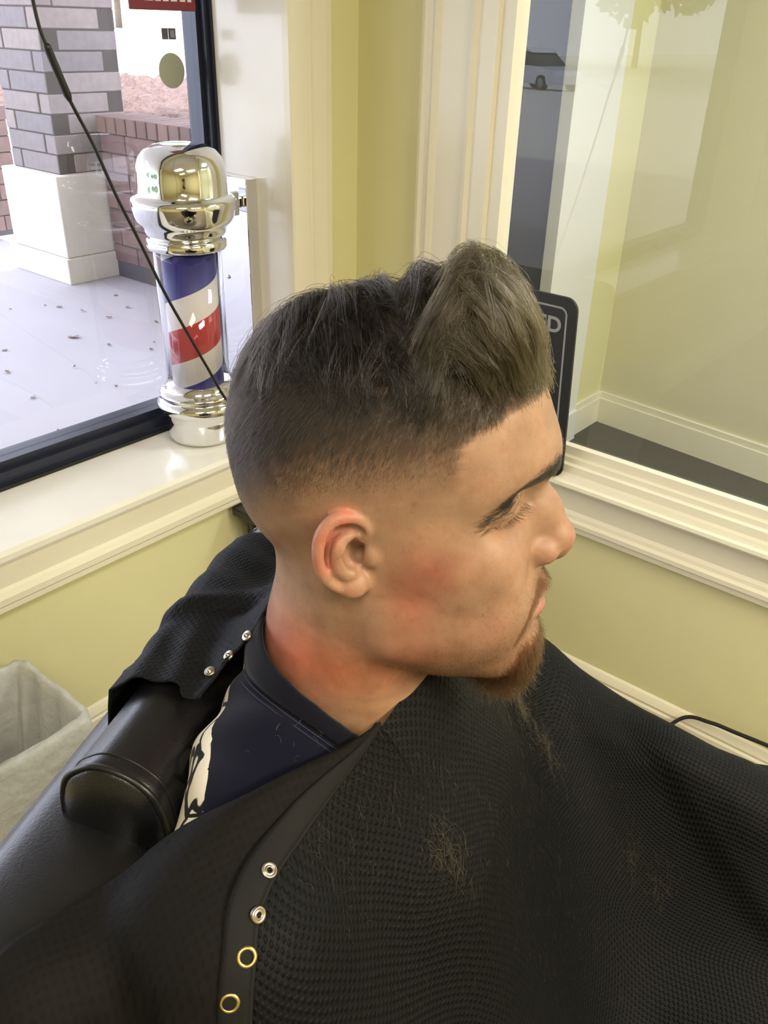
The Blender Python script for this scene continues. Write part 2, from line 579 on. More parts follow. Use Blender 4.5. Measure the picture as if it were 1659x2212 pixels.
def tree(x, y, z, h, r, label):
    t = thing('tree', label, 'tree', (x, y, z), 'trees beyond the parking lot')
    vs, fs = tube_geo(catmull([(0, 0, 0), (.1, 0, h * .3), (0, .1, h * .6), (.1, 0, h * .8)], 3), np.linspace(.28, .10, 10), 7)
    link_mesh('trunk', vs, fs, M_bark, t, True)
    n = 1800
    u = RNG.normal(size=(n, 3))
    u /= np.linalg.norm(u, axis=1, keepdims=True)
    c = u * np.array([r, r, h * .36]) * (RNG.uniform(.35, 1.0, (n, 1)) ** .4) * (1 + .18 * np.sin(5 * u[:, :1] + 3 * u[:, 1:2] * 2))
    c[:, 2] += h * .62
    a, b = RNG.normal(size=(2, n, 3)) * r * .055
    V = np.concatenate([c[:, None] - a[:, None], c[:, None] + b[:, None], c[:, None] + a[:, None], c[:, None] - b[:, None]], 1).reshape(-1, 3)
    link_mesh('crown', V, [(4 * i, 4 * i + 1, 4 * i + 2, 4 * i + 3) for i in range(n)], M_leafs, t)


tree(46, 66, .86, 14, 6, 'bushy green tree across the parking lot, left of the other trees')
tree(64, 70, .86, 13, 6, 'bushy green tree across the parking lot, middle of the row')
tree(72, 56, .86, 12, 5.5, 'bushy green tree across the parking lot, right of the middle one')
tree(50, 31, .86, 12, 5, 'green tree seen past the dark door upright')
tree(36, 22, .86, 11, 4.5, 'green tree standing nearest behind the entry door glass')
for tx, ty, w_ in [(-62, 52, 'left of'), (-76, 38, 'behind'), (-66, 21, 'right of')]:
    tree(tx, ty, -1.2, 15, 7, 'dark tree mirrored in the interior window %s the parked white car' % w_)

# parked white car, seen mirrored in the interior window
M_car = mat('white_car_paint', srgb(228, 232, 240), .25, coat=.6)
M_carglass = mat('dark_car_glass', (.02, .025, .03), .08)
M_tyre = mat('black_tyre', (.012, .012, .012), .8)
M_rim = mat('grey_alloy_rim', srgb(150, 150, 155), .3, metal=.8)
M_tail = mat('red_tail_lamp', srgb(170, 24, 24), .3)
car = thing('car', 'white estate car parked outside, seen mirrored in the interior window', 'car', (-35.0, 23.0, -.86))
car.rotation_euler = (0, 0, math.radians(-68))


def side_loft(name, prof, half, m, parent, inset=0.0, bev=.05):
    """prof: closed (x,z) polygon; extruded across y with tumblehome"""
    n = len(prof)
    zmax = max(p[1] for p in prof)
    zmin = min(p[1] for p in prof)
    vs = []
    for s in (-1, 1):
        for x, z in prof:
            w = half - inset * max(0, (z - .85)) / max(1e-6, zmax - .85)
            vs.append((x, s * w, z))
    bm = bmesh.new()
    bv = [bm.verts.new(v) for v in vs]
    bm.faces.new(bv[:n][::-1]); bm.faces.new(bv[n:])
    for i in range(n):
        j = (i + 1) % n
        bm.faces.new((bv[i], bv[j], bv[n + j], bv[n + i]))
    bmesh.ops.recalc_face_normals(bm, faces=bm.faces[:])
    es = [e for e in bm.edges if abs(e.verts[0].co.y - e.verts[1].co.y) < 1e-6]
    bmesh.ops.bevel(bm, geom=es, offset=bev, segments=2, affect='EDGES')
    return bm_obj(name, bm, m, parent)


side_loft('body', [(-2.25, .35), (-2.30, .75), (-2.22, 1.0), (-1.9, 1.05), (1.0, 1.0), (2.1, .88), (2.3, .7), (2.3, .35), (1.75, .30), (1.62, .60), (1.15, .60), (1.02, .30), (-1.02, .30), (-1.15, .60), (-1.62, .60), (-1.75, .30)], .92, M_car, car)
side_loft('cabin_glass', [(-2.1, 1.0), (-1.85, 1.42), (-1.6, 1.60), (.1, 1.60), (.95, 1.0)], .84, M_carglass, car, inset=.16)
side_loft('roof', [(-1.95, 1.52), (-1.75, 1.66), (-.8, 1.71), (.0, 1.67), (.30, 1.52), (.0, 1.57), (-1.6, 1.58)], .74, M_car, car, bev=.02)
for sx in (-1.38, 1.38):
    for sy in (-1, 1):
        o = lathe('wheel', [(.05, -.10), (.30, -.11), (.345, -.08), (.345, .08), (.30, .11), (.05, .10)], M_tyre, car, 28)
        o.rotation_euler = (PI / 2, 0, 0)
        o.location = (sx, sy * .84, .345)
        r = lathe('rim', [(.0, -.115), (.20, -.118), (.22, -.10), (.22, .10), (.20, .118), (.0, .115)], M_rim, o, 20)
for sy in (-1, 1):
    box('tail_lamp', (-2.30, sy * .80 - .10, .82), (-2.19, sy * .80 + .10, 1.02), M_tail, car, .015)
    box('pillar', (-1.05, sy * .80 - .04, .98), (-.93, sy * .745 + .04, 1.6), M_car, car)
box('rear_bumper', (-2.36, -.88, .36), (-2.22, .88, .58), M_carglass, car, .03)

# things fixed to the big pane
M_maroon = mat('maroon_plastic', srgb(120, 38, 52), .4)
M_white = mat('white_print', srgb(225, 222, 220), .5)
hs = thing('hanging_sign', 'maroon window sign hanging at the top of the left pane', 'sign', (1.305, 1.702, 1.566))
box('panel', (-.088, 0, 0), (.082, .006, .30), M_maroon, hs, .002)
box('print_block', (-.080, -.0006, .018), (-.062, 0.0002, .036), M_white, hs)
for k, (a, b) in enumerate([(-.050, -.030), (-.024, -.010), (-.004, .010), (.016, .032), (.040, .054), (.060, .070)]):
    box('print_bar', (a, -.0006, .017), (b, .0002, .030), M_white, hs)
M_olive = mat('olive_grey_vinyl', srgb(168, 168, 146), .6)
dsc = lathe('round_sticker', [(0, 0), (.0355, 0), (.036, .0004), (.0355, .0008), (0, .0008)], M_olive, None, 48)
dsc.location = (1.362, 1.7712, 1.449)
dsc.rotation_euler = (-PI / 2, 0, 0)
tag(dsc, 'olive grey round sticker on the outside of the left window pane', 'sticker')
M_dk = mat('dark_vinyl', srgb(70, 66, 72), .5)
M_pv = mat('grey_violet_vinyl', srgb(150, 146, 168), .5)
stk = thing('window_sticker', 'small dark two-panel sticker on the pane above the round one', 'sticker', (1.362, 1.7711, 1.521))
box('sticker_panel', (-.019, 0, -.010), (-.002, .0008, .012), M_dk, stk)
box('sticker_panel', (-.001, 0, -.010), (.019, .0008, .012), M_dk, stk)
box('sticker_print', (.004, -.0004, -.006), (.014, .0, .008), M_pv, stk)
# ------------------------------------------------------------------ barber pole
M_chrome = mat('polished_chrome', (.82, .82, .83), .06, metal=1.0)
M_steel = mat('brushed_steel', (.62, .62, .64), .22, metal=1.0)
PX, PY, PZ = 1.248, 1.622, .6325
pole = thing('barber_pole', 'chrome capped barber pole with red, white and blue spiral stripes on the window sill', 'barber pole', (PX, PY, PZ))
lathe('base_cap', [(0, 0), (.066, 0), (.080, .004), (.085, .014), (.085, .055), (.087, .064), (.090, .068), (.093, .076), (.100, .082), (.104, .090), (.104, .100), (.098, .108), (.094, .110), (.093, .116), (.097, .119), (.097, .125), (.092, .129), (.084, .131), (.080, .136), (.079, .146), (0, .146)], M_chrome, pole, 64)
lathe('dome_cap', [(0, .476), (.080, .476), (.080, .492), (.083, .496), (.088, .499), (.091, .506), (.091, .512), (.097, .520), (.106, .528), (.110, .538), (.113, .552), (.115, .562), (.1155, .570), (.113, .576), (.108, .580), (.101, .582), (.0985, .586), (.0985, .620), (.096, .641), (.089, .660), (.077, .674), (.058, .683), (.035, .687), (.012, .688), (0, .688)], M_chrome, pole, 64)
lathe('collar', [(.0795, .468), (.088, .468), (.090, .473), (.090, .487), (.086, .491), (.0795, .491)], M_chrome, pole, 64)
# inner striped cylinder
m = mat('spiral_stripes', (.8, .8, .8), .45)
nt = m.node_tree
pb = nt.nodes['Principled BSDF']
tc = nt.nodes.new('ShaderNodeTexCoord')
sp = nt.nodes.new('ShaderNodeSeparateXYZ')
nt.links.new(tc.outputs['Object'], sp.inputs[0])
neg = []
for o_ in ('Y', 'X'):
    g_ = nt.nodes.new('ShaderNodeMath'); g_.operation = 'MULTIPLY'; g_.inputs[1].default_value = -1
    nt.links.new(sp.outputs[o_], g_.inputs[0])
    neg.append(g_)
at = nt.nodes.new('ShaderNodeMath'); at.operation = 'ARCTAN2'
nt.links.new(neg[0].outputs[0], at.inputs[0]); nt.links.new(neg[1].outputs[0], at.inputs[1])
PITCH = .31
ma = nt.nodes.new('ShaderNodeMath'); ma.operation = 'MULTIPLY_ADD'
ma.inputs[1].default_value = -.024 / PITCH
ma.inputs[2].default_value = .024 / PITCH * .906 - .376 / PITCH
nt.links.new(at.outputs[0], ma.inputs[0])
mz = nt.nodes.new('ShaderNodeMath'); mz.operation = 'MULTIPLY_ADD'
mz.inputs[1].default_value = 1 / PITCH
nt.links.new(sp.outputs['Z'], mz.inputs[0]); nt.links.new(ma.outputs[0], mz.inputs[2])
fr = nt.nodes.new('ShaderNodeMath'); fr.operation = 'FRACT'
nt.links.new(mz.outputs[0], fr.inputs[0])
rp = nt.nodes.new('ShaderNodeValToRGB')
rp.color_ramp.interpolation = 'CONSTANT'
W_ = (*srgb(236, 230, 226), 1); Bl = (*srgb(58, 58, 142), 1); Rd = (*srgb(192, 56, 66), 1)
e = rp.color_ramp.elements
e[0].position = 0.0; e[0].color = Bl
e[1].position = .31; e[1].color = W_
x = e.new(.515); x.color = Rd
x = e.new(.775); x.color = W_
nt.links.new(fr.outputs[0], rp.inputs[0])
nt.links.new(rp.outputs[0], pb.inputs['Base Color'])
lathe('striped_cylinder', [(0, .146), (.0615, .146), (.0615, .474), (0, .474)], m, pole, 64)
M_acr = glass_mat('clear_acrylic', (.97, .97, .99))
lathe('glass_tube', [(.0775, .137), (.0775, .476), (.0745, .476), (.0745, .137), (.0775, .137)], M_acr, pole, 64)
box('wall_bracket', (.166, -.022, .05), (.1988, .098, .600), M_chrome, pole, .002)
box('bracket_arm', (.085, -.008, .535), (.166, .022, .560), M_chrome, pole, .004)
box('bracket_clamp', (.112, -.014, .520), (.150, .028, .575), M_steel, pole, .003)
for dz in (.36, .53):
    o = lathe('screw', [(0, 0), (.006, 0), (.005, .003), (0, .004)], M_chrome, pole, 14)
    o.location = (.1658, .06, dz)
    o.rotation_euler = (0, -PI / 2, 0)

# pole's power cord, from the ceiling down towards the sill behind the man
M_cord = mat('black_cord', (.012, .012, .013), .45)
cd = thing('electric_cable', 'thin black cord hanging across the left window with an inline switch', 'cord', (.90, 1.30, 1.2))
pts = [(.735, 1.30, 2.70), (.748, 1.30, 2.2), (.757, 1.30, 1.80), (.766, 1.30, 1.569), (.779, 1.30, 1.505), (.800, 1.30, 1.445), (.832, 1.30, 1.376), (.865, 1.30, 1.29), (.898, 1.30, 1.216), (.938, 1.30, 1.122), (.978, 1.30, 1.041), (1.022, 1.30, .955), (1.067, 1.30, .87), (1.14, 1.31, .79), (1.25, 1.33, .68), (1.33, 1.38, .58), (1.36, 1.43, .5015), (1.42, 1.44, .4995)]
keep(tube('cord', catmull(pts, 6), .0029, M_cord, None, 8), cd)
keep(tube('inline_switch', catmull([(.7765, 1.30, 1.515), (.783, 1.30, 1.495), (.794, 1.30, 1.463), (.803, 1.30, 1.438)], 6), [.0035] + [.0062] * 16 + [.0048, .0035], M_cord, None, 10), cd)

# ------------------------------------------------------------------ black sign standing on the right window trim
SX = XR - .0475
sg = thing('window_sign', 'black rounded sign with silver border line leaning on the right window', 'sign', (SX, .94, .640))


def rrect(w, h, r, n=8):
    out = []
    for cx, cy, a0 in ((w - r, h - r, 0), (r, h - r, 90), (r, r, 180), (w - r, r, 270)):
        for k in range(n + 1):
            a = math.radians(a0 + 90 * k / n)
            out.append((cx + r * math.cos(a), cy + r * math.sin(a)))
    return out


M_signblk = mat('matt_black_sign', srgb(32, 33, 36), .45)
M_silver = mat('silver_sign_line', srgb(150, 150, 154), .4)
SW, SH = .34, .432
ang = math.radians(-5.0)


def plate(name, poly, y0, y1, m, parent, hole=None):
    """(u,v) outline -> board in the y-z plane; u runs from the right edge (low y) to the left (high y)"""
    bm = bmesh.new()
    def ring(p, x):
        return [bm.verts.new((x, u, v)) for u, v in p]
    A, B_ = ring(poly, y0), ring(poly, y1)
    n = len(poly)
    for i in range(n):
        j = (i + 1) % n
        bm.faces.new((A[i], A[j], B_[j], B_[i]))
    if hole is None:
        bm.faces.new(A); bm.faces.new(B_)
    else:
        Ah, Bh = ring(hole, y0), ring(hole, y1)
        for i in range(n):
            j = (i + 1) % n
            bm.faces.new((Ah[i], Ah[j], Bh[j], Bh[i]))
            bm.faces.new((A[i], A[j], Ah[j], Ah[i]))
            bm.faces.new((B_[i], B_[j], Bh[j], Bh[i]))
    return bm_obj(name, bm, m, parent)


plate('board', rrect(SW, SH, .028), -.003, .003, M_signblk, sg)
sft = lambda p, d: [(u + d, v + d) for u, v in p]
plate('border_line', sft(rrect(SW - .044, SH - .044, .018), .022), -.0036, -.0028, M_silver, sg, sft(rrect(SW - .052, SH - .052, .014), .026))
for ch, uc in (('D', .052), ('E', .083)):
    cu = bpy.data.curves.new('letter', 'FONT')
    cu.body = ch
    cu.size = .048
    cu.extrude = .0006
    cu.offset = .0012
    cu.align_x = 'CENTER'
    tmp = bpy.data.objects.new('tmp', cu)
    C.objects.link(tmp)
    bpy.context.view_layer.update()
    dg = bpy.context.evaluated_depsgraph_get()
    me = bpy.data.meshes.new_from_object(tmp.evaluated_get(dg))
    bpy.data.objects.remove(tmp)
    me.materials.clear()
    me.materials.append(M_silver)
    o = bpy.data.objects.new('letter', me)
    C.objects.link(o)
    o.parent = sg
    o.location = (-.0034, uc, .352)
    o.rotation_euler = (PI / 2, 0, -PI / 2)
sg.location = (SX + .012, .818, .6355)
sg.rotation_euler = (0, ang, 0)

# ------------------------------------------------------------------ cable along the right wall
cb = tube('power_cable', catmull([(1.20, .55, .012), (1.45, .52, .012), (1.60, .47, .060), (1.655, .42, .135), (1.664, .36, .152), (1.664, .30, .158), (1.664, .20, .166), (1.664, .05, .168), (1.662, -.2, .15), (1.64, -.5, .06), (1.60, -.8, .012)], 8), .0048, M_cord)
tag(cb, 'thick black cable running along the top of the right baseboard', 'cable')

# ------------------------------------------------------------------ small black table with turned leg behind the man
M_iron = mat('black_painted_wood', srgb(40, 36, 34), .4, var=(20, .3))
tb = thing('console_table', 'narrow black console table with turned legs below the window sill behind the man', 'table', (1.42, 1.44, 0))
box('table_top', (-.215, -.045, .470), (.215, .040, .494), M_iron, tb, .004)
box('back_panel', (-.17, .025, .16), (.20, .038, .470), M_iron, tb, .003)
for sx in (-1, 1):
    o = lathe('leg', [(0, 0), (.012, 0), (.016, .02), (.013, .10), (.018, .22), (.016, .28), (.024, .31), (.016, .335), (.013, .345), (.022, .362), (.026, .38), (.022, .40), (.011, .412), (.010, .44), (.014, .46), (.018, .470), (0, .470)], M_iron, tb, 18)
    o.location = (sx * .192, -.018, 0)

# ------------------------------------------------------------------ waste bin lined with a white bag
M_bag = mat('white_translucent_bag', srgb(206, 206, 204), .42, bump=(26, .6, .012))
M_bin = mat('white_plastic_bin', srgb(210, 208, 198), .5)
bn = thing('waste_bin', 'white bag lined waste bin on the floor by the window wall', 'bin', (.41, 1.325, 0))


def rr_ring(w, d, r, n=16):
    pts = []
    for cx, cy, a0 in ((w / 2 - r, d / 2 - r, 0), (-w / 2 + r, d / 2 - r, 90), (-w / 2 + r, -d / 2 + r, 180), (w / 2 - r, -d / 2 + r, 270)):
        for k in range(n):
            a = math.radians(a0 + 90 * k / (n - 1))
            pts.append((cx + r * math.cos(a), cy + r * math.sin(a)))
    # insert points along the straight sides
    out = []
    for i in range(len(pts)):
        p, q = np.array(pts[i]), np.array(pts[(i + 1) % len(pts)])
        L = np.linalg.norm(q - p)
        m_ = max(1, int(L / .008))
        for k in range(m_):
            out.append(p + (q - p) * k / m_)
    return np.array(out)


def loft(name, rings, m, parent, cap=None):
    n = len(rings[0])
    vs = np.concatenate(rings)
    fs = [(k * n + i, k * n + (i + 1) % n, (k + 1) * n + (i + 1) % n, (k + 1) * n + i) for k in range(len(rings) - 1) for i in range(n)]
    if cap:
        fs.append(tuple(range((len(rings) - 1) * n, len(rings) * n)))
    return link_mesh(name, vs, fs, m, parent, smooth=True)


BW, BD, BH = .385, .250, .395
base = rr_ring(BW, BD, .035)


def scaled(f, z, g=0.0):
    c = base * f
    d = base / np.linalg.norm(base, axis=1, keepdims=True)
    return np.column_stack([c + d * g, np.full(len(c), z)])


loft('bin_body', [scaled(.80, .0), scaled(.80, .001), scaled(.90, .2), scaled(.985, BH - .004), scaled(.97, BH - .002), scaled(.78, .012), scaled(.05, .012)], M_bin, bn)
s_ = np.linspace(0, 2 * PI, len(base), endpoint=False)
wr = lambda k, p: np.sin(s_ * k + p) + .6 * np.sin(s_ * (k * 1.7 // 1) + 2 * p)
rings = []
for i, t in enumerate(np.linspace(0, 1, 22)):          # inside, from the bottom up
    amp = .010 * (1 - t) * t * 3 + .0012
    rings.append(scaled(.74 + .22 * t, .03 + (BH - .03) * t, 0) * np.array([1, 1, 1]))
    d = base / np.linalg.norm(base, axis=1, keepdims=True)
    fold = -np.abs(wr(7, .7)) * amp * 1.6 - np.abs(np.sin(s_ * 3 + 1)) ** 6 * .02 * (1 - t ** 3)
    rings[-1][:, :2] += d * fold[:, None]
top = scaled(1.0, BH + .006)
top[:, 2] += .003 * np.sin(s_ * 9) + .002 * np.sin(s_ * 23)
rings.append(top)
for i, t in enumerate(np.linspace(.05, 1, 16)):        # outside, folded over the rim
    r_ = scaled(1.018 - .02 * t, BH - .23 * t, .004)
    d = base / np.linalg.norm(base, axis=1, keepdims=True)
    r_[:, :2] += d * ((wr(11, 1.3 + .8 * t) * .0022 + wr(5, 2 + t) * .003 * t + .004 * np.abs(np.sin(6 * t + s_ * 2)))[:, None])
    r_[:, 2] += .006 * t * np.sin(s_ * 13)
    rings.append(r_)
loft('bag_liner', rings, M_bag, bn)
# ------------------------------------------------------------------ the man: sculpted as one distance field, then meshed
HR = np.array([[0.4151, 0.9094, 0.0256], [-0.9093, 0.4138, 0.0450], [0.0303, -0.0419, 0.9987]])
HR = np.linalg.qr(HR)[0] * np.sign(np.diag(np.linalg.qr(HR)[1]))
HT_ = np.array([0.38622, 0.30826, 1.27947])


def h2w(p):
    return np.asarray(p, float) @ HR.T + HT_


def w2h(p):
    return (np.asarray(p, float) - HT_) @ HR


class Field:
    def __init__(s, lo, hi, step):
        s.lo, s.step = np.array(lo, float), step
        s.n = np.ceil((np.array(hi) - s.lo) / step).astype(int) + 1
        s.ax = [(s.lo[i] + step * np.arange(s.n[i])).astype(np.float32) for i in range(3)]
        s.D = np.full(s.n, 1.0, np.float32)

    def sl(s, lo, hi):
        a = np.clip(np.floor((np.array(lo) - s.lo) / s.step).astype(int), 0, s.n)
        b = np.clip(np.ceil((np.array(hi) - s.lo) / s.step).astype(int) + 1, 0, s.n)
        ix = tuple(slice(a[i], b[i]) for i in range(3))
        g = np.meshgrid(*[s.ax[i][ix[i]] for i in range(3)], indexing='ij', sparse=True)
        return ix, g

    def mix(s, ix, d, k, op):
        D = s.D[ix]
        if op == 'add':
            h = np.maximum(k - np.abs(D - d), 0) / max(k, 1e-9)
            s.D[ix] = np.minimum(D, d) - h * h * k * .25
        else:
            d = -d
            h = np.maximum(k - np.abs(D - d), 0) / max(k, 1e-9)
            s.D[ix] = np.maximum(D, d) + h * h * k * .25

    def ell(s, c, r, k=.01, op='add', rot=None, mir=False):
        """rot: (axis, degrees)"""
        for sg in ((1, -1) if mir else (1,)):
            cc = np.array([c[0], c[1] * sg, c[2]], float)
            rr = np.array(r, float)
            R = np.eye(3)
            if rot:
                for axn, dg_ in (rot if isinstance(rot, list) else [rot]):
                    a_ = math.radians(dg_) * (sg if axn in 'xz' else 1)
                    R = R @ np.array(Matrix.Rotation(a_, 3, axn.upper()))
            m = (max(rr) if rot else rr) + k + .012
            ix, g = s.sl(cc - m, cc + m)
            p = [g[i] - np.float32(cc[i]) for i in range(3)]
            if rot:
                p = [R[0, i] * p[0] + R[1, i] * p[1] + R[2, i] * p[2] for i in range(3)]
            k0 = np.sqrt(sum((p[i] / np.float32(rr[i])) ** 2 for i in range(3)))
            k1 = np.sqrt(sum((p[i] / np.float32(rr[i] ** 2)) ** 2 for i in range(3))) + 1e-6
            s.mix(ix, k0 * (k0 - 1) / k1, k, op)

    def cap(s, a, b, ra, rb, k=.01, op='add', mir=False):
        for sg in ((1, -1) if mir else (1,)):
            A = np.array([a[0], a[1] * sg, a[2]], float)
            B = np.array([b[0], b[1] * sg, b[2]], float)
            m = max(ra, rb) + k + .012
            ix, g = s.sl(np.minimum(A, B) - m, np.maximum(A, B) + m)
            ab = B - A
            L2 = float(ab @ ab) + 1e-12
            p = [g[i] - np.float32(A[i]) for i in range(3)]
            h = np.clip(sum(p[i] * np.float32(ab[i]) for i in range(3)) / np.float32(L2), 0, 1)
            d = np.sqrt(sum((p[i] - h * np.float32(ab[i])) ** 2 for i in range(3))) - (ra + (rb - ra) * h)
            s.mix(ix, d, k, op)

    def path(s, pts, rad, k=.01, op='add', mir=False):
        rad = np.broadcast_to(rad, (len(pts),))
        for i in range(len(pts) - 1):
            s.cap(pts[i], pts[i + 1], rad[i], rad[i + 1], k, op, mir)

    def push(s, c, sig, amt, mir=False):
        """raise (amt>0) or dent the surface with a soft bump"""
        sig = np.broadcast_to(np.array(sig, float), (3,))
        for sg in ((1, -1) if mir else (1,)):
            cc = np.array([c[0], c[1] * sg, c[2]], float)
            ix, g = s.sl(cc - 2.6 * sig, cc + 2.6 * sig)
            q = sum(((g[i] - np.float32(cc[i])) / np.float32(sig[i])) ** 2 for i in range(3))
            s.D[ix] -= np.float32(amt) * np.exp(-q)

    def groove(s, pts, w, amt, mir=False):
        """soft groove (amt<0) or ridge (amt>0) along a polyline"""
        for sg in ((1, -1) if mir else (1,)):
            P = np.array(pts, float) * np.array([1, sg, 1])
            ix, g = s.sl(P.min(0) - 3 * w, P.max(0) + 3 * w)
            best = None
            for i in range(len(P) - 1):
                ab = P[i + 1] - P[i]
                p = [g[j] - np.float32(P[i][j]) for j in range(3)]
                h = np.clip(sum(p[j] * np.float32(ab[j]) for j in range(3)) / np.float32(ab @ ab + 1e-12), 0, 1)
                d2 = sum((p[j] - h * np.float32(ab[j])) ** 2 for j in range(3))
                best = d2 if best is None else np.minimum(best, d2)
            s.D[ix] -= np.float32(amt) * np.exp(-best / np.float32(w * w))

    def mesh(s):
        """naive surface nets"""
        D = s.D
        S_ = D < 0
        n = np.array(D.shape)
        cnt = np.zeros(n - 1, np.float32)
        acc = [np.zeros(n - 1, np.float32) for _ in range(3)]
        cs = S_.astype(np.uint8)
        tot = sum(cs[i:n[0] - 1 + i, j:n[1] - 1 + j, k:n[2] - 1 + k] for i in (0, 1) for j in (0, 1) for k in (0, 1))
        act = (tot > 0) & (tot < 8)
        I = np.argwhere(act)
        P = np.zeros((len(I), 3))
        Cn = np.zeros(len(I))
        for ax in range(3):
            o1, o2 = [a for a in range(3) if a != ax]
            for u in (0, 1):
                for v in (0, 1):
                    b = I.copy()
                    b[:, o1] += u
                    b[:, o2] += v
                    e = b.copy()
                    e[:, ax] += 1
                    d0 = D[b[:, 0], b[:, 1], b[:, 2]]
                    d1 = D[e[:, 0], e[:, 1], e[:, 2]]
                    x = (d0 < 0) != (d1 < 0)
                    t = np.where(x, d0 / np.where(x, d0 - d1, 1), 0)
                    q = b.astype(float)
                    q[:, ax] += t
                    P[x] += q[x]
                    Cn[x] += 1
        P /= Cn[:, None]
        idx = np.full(n - 1, -1, np.int64)
        idx[act] = np.arange(len(I))
        Q = []
        for ax in range(3):
            o1, o2 = [a for a in range(3) if a != ax]
            sl0 = [slice(None)] * 3
            sl1 = [slice(None)] * 3
            sl0[ax] = slice(0, -1)
            sl1[ax] = slice(1, None)
            a, b = S_[tuple(sl0)], S_[tuple(sl1)]
            x = np.argwhere(a != b)
            x = x[(x[:, o1] > 0) & (x[:, o2] > 0) & (x[:, o1] < n[o1] - 1) & (x[:, o2] < n[o2] - 1)]
            flip = a[x[:, 0], x[:, 1], x[:, 2]]
            def cell(u, v):
                c = x.copy()
                c[:, o1] -= u
                c[:, o2] -= v
                return idx[c[:, 0], c[:, 1], c[:, 2]]
            q = np.stack([cell(0, 0), cell(1, 0), cell(1, 1), cell(0, 1)], 1)
            if ax == 1:
                flip = ~flip
            q[~flip] = q[~flip][:, ::-1]
            Q.append(q)
        Q = np.concatenate(Q)
        return s.lo + P * s.step, Q

    def sample(s, p):
        q = (np.asarray(p) - s.lo) / s.step
        q = np.clip(q, 0, s.n - 1.001)
        i = q.astype(int)
        f = q - i
        out = 0
        for a in (0, 1):
            for b in (0, 1):
                for c in (0, 1):
                    w = (f[:, 0] if a else 1 - f[:, 0]) * (f[:, 1] if b else 1 - f[:, 1]) * (f[:, 2] if c else 1 - f[:, 2])
                    out = out + w * s.D[i[:, 0] + a, i[:, 1] + b, i[:, 2] + c]
        return out


def relax(V, Q, it=2, lam=.5):
    n = len(V)
    e = np.concatenate([Q[:, [0, 1]], Q[:, [1, 2]], Q[:, [2, 3]], Q[:, [3, 0]]])
    e = np.concatenate([e, e[:, ::-1]])
    deg = np.bincount(e[:, 0], minlength=n)[:, None]
    for k in range(it):
        for l in (lam, -lam * 1.04):
            A = np.stack([np.bincount(e[:, 0], weights=V[e[:, 1], j], minlength=n) for j in range(3)], 1) / deg
            V = V + l * (A - V)
    return V


H = Field((-.135, -.112, -.215), (.135, .105, .150), .00135)
# --- cranium
H.ell((-.004, 0, .040), (.095, .0745, .086), .01)
H.ell((-.031, 0, .050), (.066, .0765, .072), .03)
H.ell((.030, 0, .052), (.065, .064, .066), .03)
H.ell((-.044, 0, .012), (.050, .060, .042), .025)          # occiput
# --- face block and jaw
H.ell((.033, 0, -.028), (.062, .057, .072), .03)
H.cap((.006, .053, -.030), (.016, .050, -.062), .014, .016, .03, mir=True)
H.cap((.016, .049, -.064), (.074, .014, -.092), .018, .017, .025, mir=True)
H.ell((.078, 0, -.088), (.021, .024, .020), .02)           # chin
H.ell((.050, .037, -.046), (.040, .026, .038), .025, mir=True)   # cheek
H.ell((.053, .044, -.010), (.028, .018, .018), .025, mir=True)   # cheekbone
H.ell((.018, .056, .000), (.030, .012, .018), .02, mir=True)     # zygomatic arch
H.ell((.066, 0, -.053), (.030, .041, .032), .02)           # muzzle
H.ell((.030, 0, -.088), (.045, .036, .022), .03)           # under the jaw
# --- brow and eye sockets
H.cap((.0865, .010, .045), (.0700, .044, .039), .0105, .0085, .02, mir=True)
H.ell((.096, .037, .0225), (.018, .026, .0120), .016, 'sub', rot=('z', 30), mir=True)
H.ell((.0715, .0345, .0225), (.0138, .0170, .0125), .006, rot=('z', 20), mir=True)    # closed lids over the eyeballs
# --- nose
H.path([(.0835, 0, .028), (.0945, 0, .010), (.1065, 0, -.008)], [.0075, .0075, .0095], .016)
H.ell((.1065, 0, -.0115), (.0110, .0115, .0105), .007)
H.ell((.0955, .0140, -.0165), (.0135, .0062, .0088), .006, mir=True)
H.cap((.108, 0, -.020), (.098, 0, -.027), .0052, .0055, .006)
H.ell((.1005, .0075, -.0250), (.0066, .0038, .0038), .002, 'sub', mir=True)
H.push((.099, 0, .024), (.008, .012, .008), -.0030)
# --- mouth
H.path([(.0945, 0, -.0455), (.0895, .013, -.0495), (.0790, .0265, -.0610)], [.0074, .0068, .0042], .006, mir=True)
H.path([(.0930, 0, -.0610), (.0875, .013, -.0632), (.0775, .025, -.0665)], [.0074, .0064, .0042], .006, mir=True)
H.groove([(.1025, 0, -.0535), (.0970, .013, -.0566), (.0845, .0265, -.0642), (.0815, .0295, -.0675)], .0022, -.0045, mir=True)
H.push((.0965, 0, -.0735), (.010, .014, .0055), -.0042)
H.groove([(.094, .021, -.020), (.087, .031, -.034), (.081, .035, -.050)], .006, -.0012, mir=True)
H.push((.078, .038, -.060), (.010, .008, .010), -.0028, mir=True)
H.push((.099, .004, -.0475), (.008, .014, .005), .0012, mir=True)
H.push((.098, .004, -.0620), (.008, .014, .005), .0016, mir=True)
H.push((.103, 0, -.036), (.006, .0035, .007), -.0012)
# --- neck
NK = [(-.020, 0, -.010), (-.0245, 0, -.070), (-.034, 0, -.120), (-.046, 0, -.200)]
H.path(NK, [.046, .0480, .0530, .066], .03)
H.path([(-.020, .040, -.030), (-.006, .020, -.150)], [.018, .017], .03, mir=True)
H.push((-.070, .016, -.060), (.03, .02, .04), .002, mir=True)

